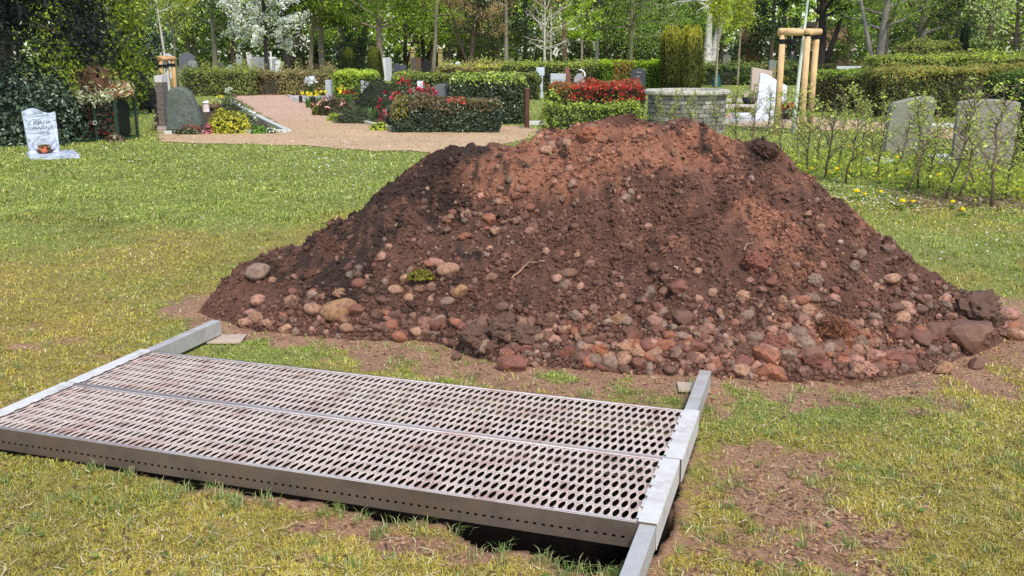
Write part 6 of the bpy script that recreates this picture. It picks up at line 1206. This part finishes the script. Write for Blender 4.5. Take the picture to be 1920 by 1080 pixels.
# denser, older part of the sapling hedge at the left
hedge('loose light green young hedge behind the left shoulder of the heap', PX(1016, 19.3), PX(1205, 19.3), 19.5, .4, TZ(194, 19.3), G_LT + G_OL, G_YL + G_LT + G_OL, leaf=.05, dens=800, rough=.22, wild=.05, core=(.035, .045, .015))
# yellow green groundcover, dandelions, leaf litter round the saplings
def cover():
    g = Geo(); n = 9500; px_ = rg.uniform(1450, 2000, n); py_ = rg.uniform(296, 385, n); k = (py_ < 322 + (px_ - 1450) * .14 + rg.normal(size=n) * 8); x, y = G(px_[k], py_[k]); ok = poly_dist(x, y, MOUND) < -.1; x, y = x[ok], y[ok]; m = len(x)
    leaves(g, np.c_[x, y, rg.uniform(.02, .27, m) * (.4 + fbm(x, y, 1.5, 3, 5))], .05, pick([S(160, 172, 60), S(136, 154, 52), S(180, 184, 76), S(116, 134, 54)], m), np.tile((0, -.2, 1.), (m, 1)), .5, .9)
    tag(g.obj('groundcover', M_leaf), 'yellow green leafy groundcover round the beech saplings', 'ground cover', kind='stuff')
    g = Geo(); n = 900; px_ = rg.normal(1810, 90, n); py_ = rg.normal(378, 12, n); x, y = G(px_, py_); ok = poly_dist(x, y, MOUND) < -.1; x, y = x[ok], y[ok]; m = len(x); leaves(g, np.c_[x, y, rg.uniform(.008, .05, m)], .05, pick([S(120, 96, 76), S(150, 130, 110), S(90, 70, 56), S(170, 156, 140)], m), np.tile((0, 0, 1.), (m, 1)), .6, .5)
    tag(g.obj('leaf_litter', M_leaf), 'dry brown leaf litter under the saplings at the right', 'leaf litter', kind='stuff')
cover()
dp = [(1552, 337), (1567, 332), (1497, 322), (1520, 326), (1648, 346), (1592, 330), (1606, 299), (1632, 303), (1640, 305), (1655, 303), (1662, 306), (1672, 303), (1681, 309), (1650, 372), (1604, 377), (1711, 390), (1785, 391), (1803, 406), (1641, 331), (1848, 343), (1812, 349), (1868, 325), (1745, 322), (1590, 283), (1700, 340), (1760, 345), (1890, 352), (1835, 333), (1905, 370), (1560, 300), (1730, 300), (1690, 395), (1620, 376)]
dg = None
for i, (px, py) in enumerate(dp):
    x, y = G(px, py)
    if dg is None:
        dg = thing('dandelion', 'yellow dandelion in bloom in the grass near the saplings', 'dandelion', (x, y, 0), 0, 'yellow dandelions in the grass by the saplings'); g = Geo()
        for j in range(3):
            V = I1[0] * (.034, .034, .016) * (1 + .2 * rg.normal(size=(len(I1[0]), 1))); g.add(V + (0, 0, .10 + .006 * j), T=I1[1], c=S(246, 216, 20))
        g.obj('blossom', M_petal, dg); g = Geo(); g.tube([(0, 0, -.01), (.004, 0, .05), (0, 0, .10)], .003, 5, S(140, 150, 80)); g.obj('stem', M_leaf, dg)
        g = Geo(); leaves(g, np.c_[rg.normal(size=14) * .04, rg.normal(size=14) * .04, np.full(14, .03)], .08, pick([S(90, 120, 46)], 14), np.tile((0, 0, 1.), (14, 1)), .3, .6); g.obj('foliage', M_leaf, dg)
    else: copy_thing(dg, (x, y, 0), rnd.uniform(0, 6), rnd.uniform(.7, 1.15))

# ------------------------------------------------------------------ ROOTS AND SMALL DEBRIS ON THE MOUND
def root(label, pts, r, c=S(120, 90, 66), name='root'):
    P, hit = raycast([p[0] for p in pts], [p[1] for p in pts]); P = P + np.array([(0, 0, .012 + (p[2] if len(p) > 2 else 0)) for p in pts]); t = thing(name, label, 'root', tuple(P[0])); g = Geo(); q = np.linspace(0, len(P) - 1, len(P) * 4); PP = np.stack([np.interp(q, np.arange(len(P)), P[:, i]) for i in range(3)], -1) - P[0]
    PP[1:-1] += rg.normal(size=PP[1:-1].shape) * r * .6; g.tube(PP, np.linspace(r, r * .4, len(PP)), 6, c); g.obj('stem', M_bark, t, True)
root('thin pale root arching over the middle slope', [(960, 527), (990, 505, .02), (1022, 494)], .006, S(190, 150, 116))
root('thin root running down from the stony patch', [(968, 345), (969, 372), (962, 392)], .006, S(150, 104, 76))
root('dark stick end poking out of the left shoulder', [(722, 345, .03), (738, 330, .04), (760, 326)], .012, S(58, 48, 42))
root('dark flat stick below the pale orange stone', [(918, 405), (940, 418, .02), (958, 425)], .018, S(74, 56, 46))
root('long dark root on the right slope', [(1505, 420), (1530, 448, .015), (1570, 490), (1610, 530, .01)], .008, S(70, 48, 40))
root('second dark root at the right foot of the mound', [(1690, 545), (1745, 590, .02), (1800, 610)], .008, S(78, 54, 42))
root('pale twig near the right foot of the mound', [(1610, 650, .03), (1628, 680, .05), (1625, 720, .02)], .005, S(160, 116, 88))
root('pale twig left of the rusty clod', [(1395, 480), (1400, 470, .02), (1414, 462)], .006, S(176, 140, 108))
root('short pale twig at the right shoulder of the mound', [(1265, 505), (1275, 520, .015)], .006, S(186, 156, 130))
x_, _ = raycast([790], [525]); shrub('tuft of yellow green moss among the tan stones on the left slope', *x_[0][:2], .075, .06, .06, [S(140, 130, 50), S(110, 108, 44)], .02, 500, name='moss_tuft', cat='moss', z0=x_[0][2], core=S(66, 50, 36))
stone(1437, 288, 19, 'clod', S(64, 46, 38), 'matted dark root clod overhanging the right shoulder of the mound', 'clod', name='root_clod', flat=.8)
x_, _ = raycast([1560], [628]); shrub('ball of fine roots and soil at the right foot of the mound', *x_[0][:2], .09, .08, .09, [S(120, 76, 54), S(150, 104, 76)], .05, 500, name='root_ball', cat='clod', z0=x_[0][2], core=S(80, 50, 40), aspect=.1)
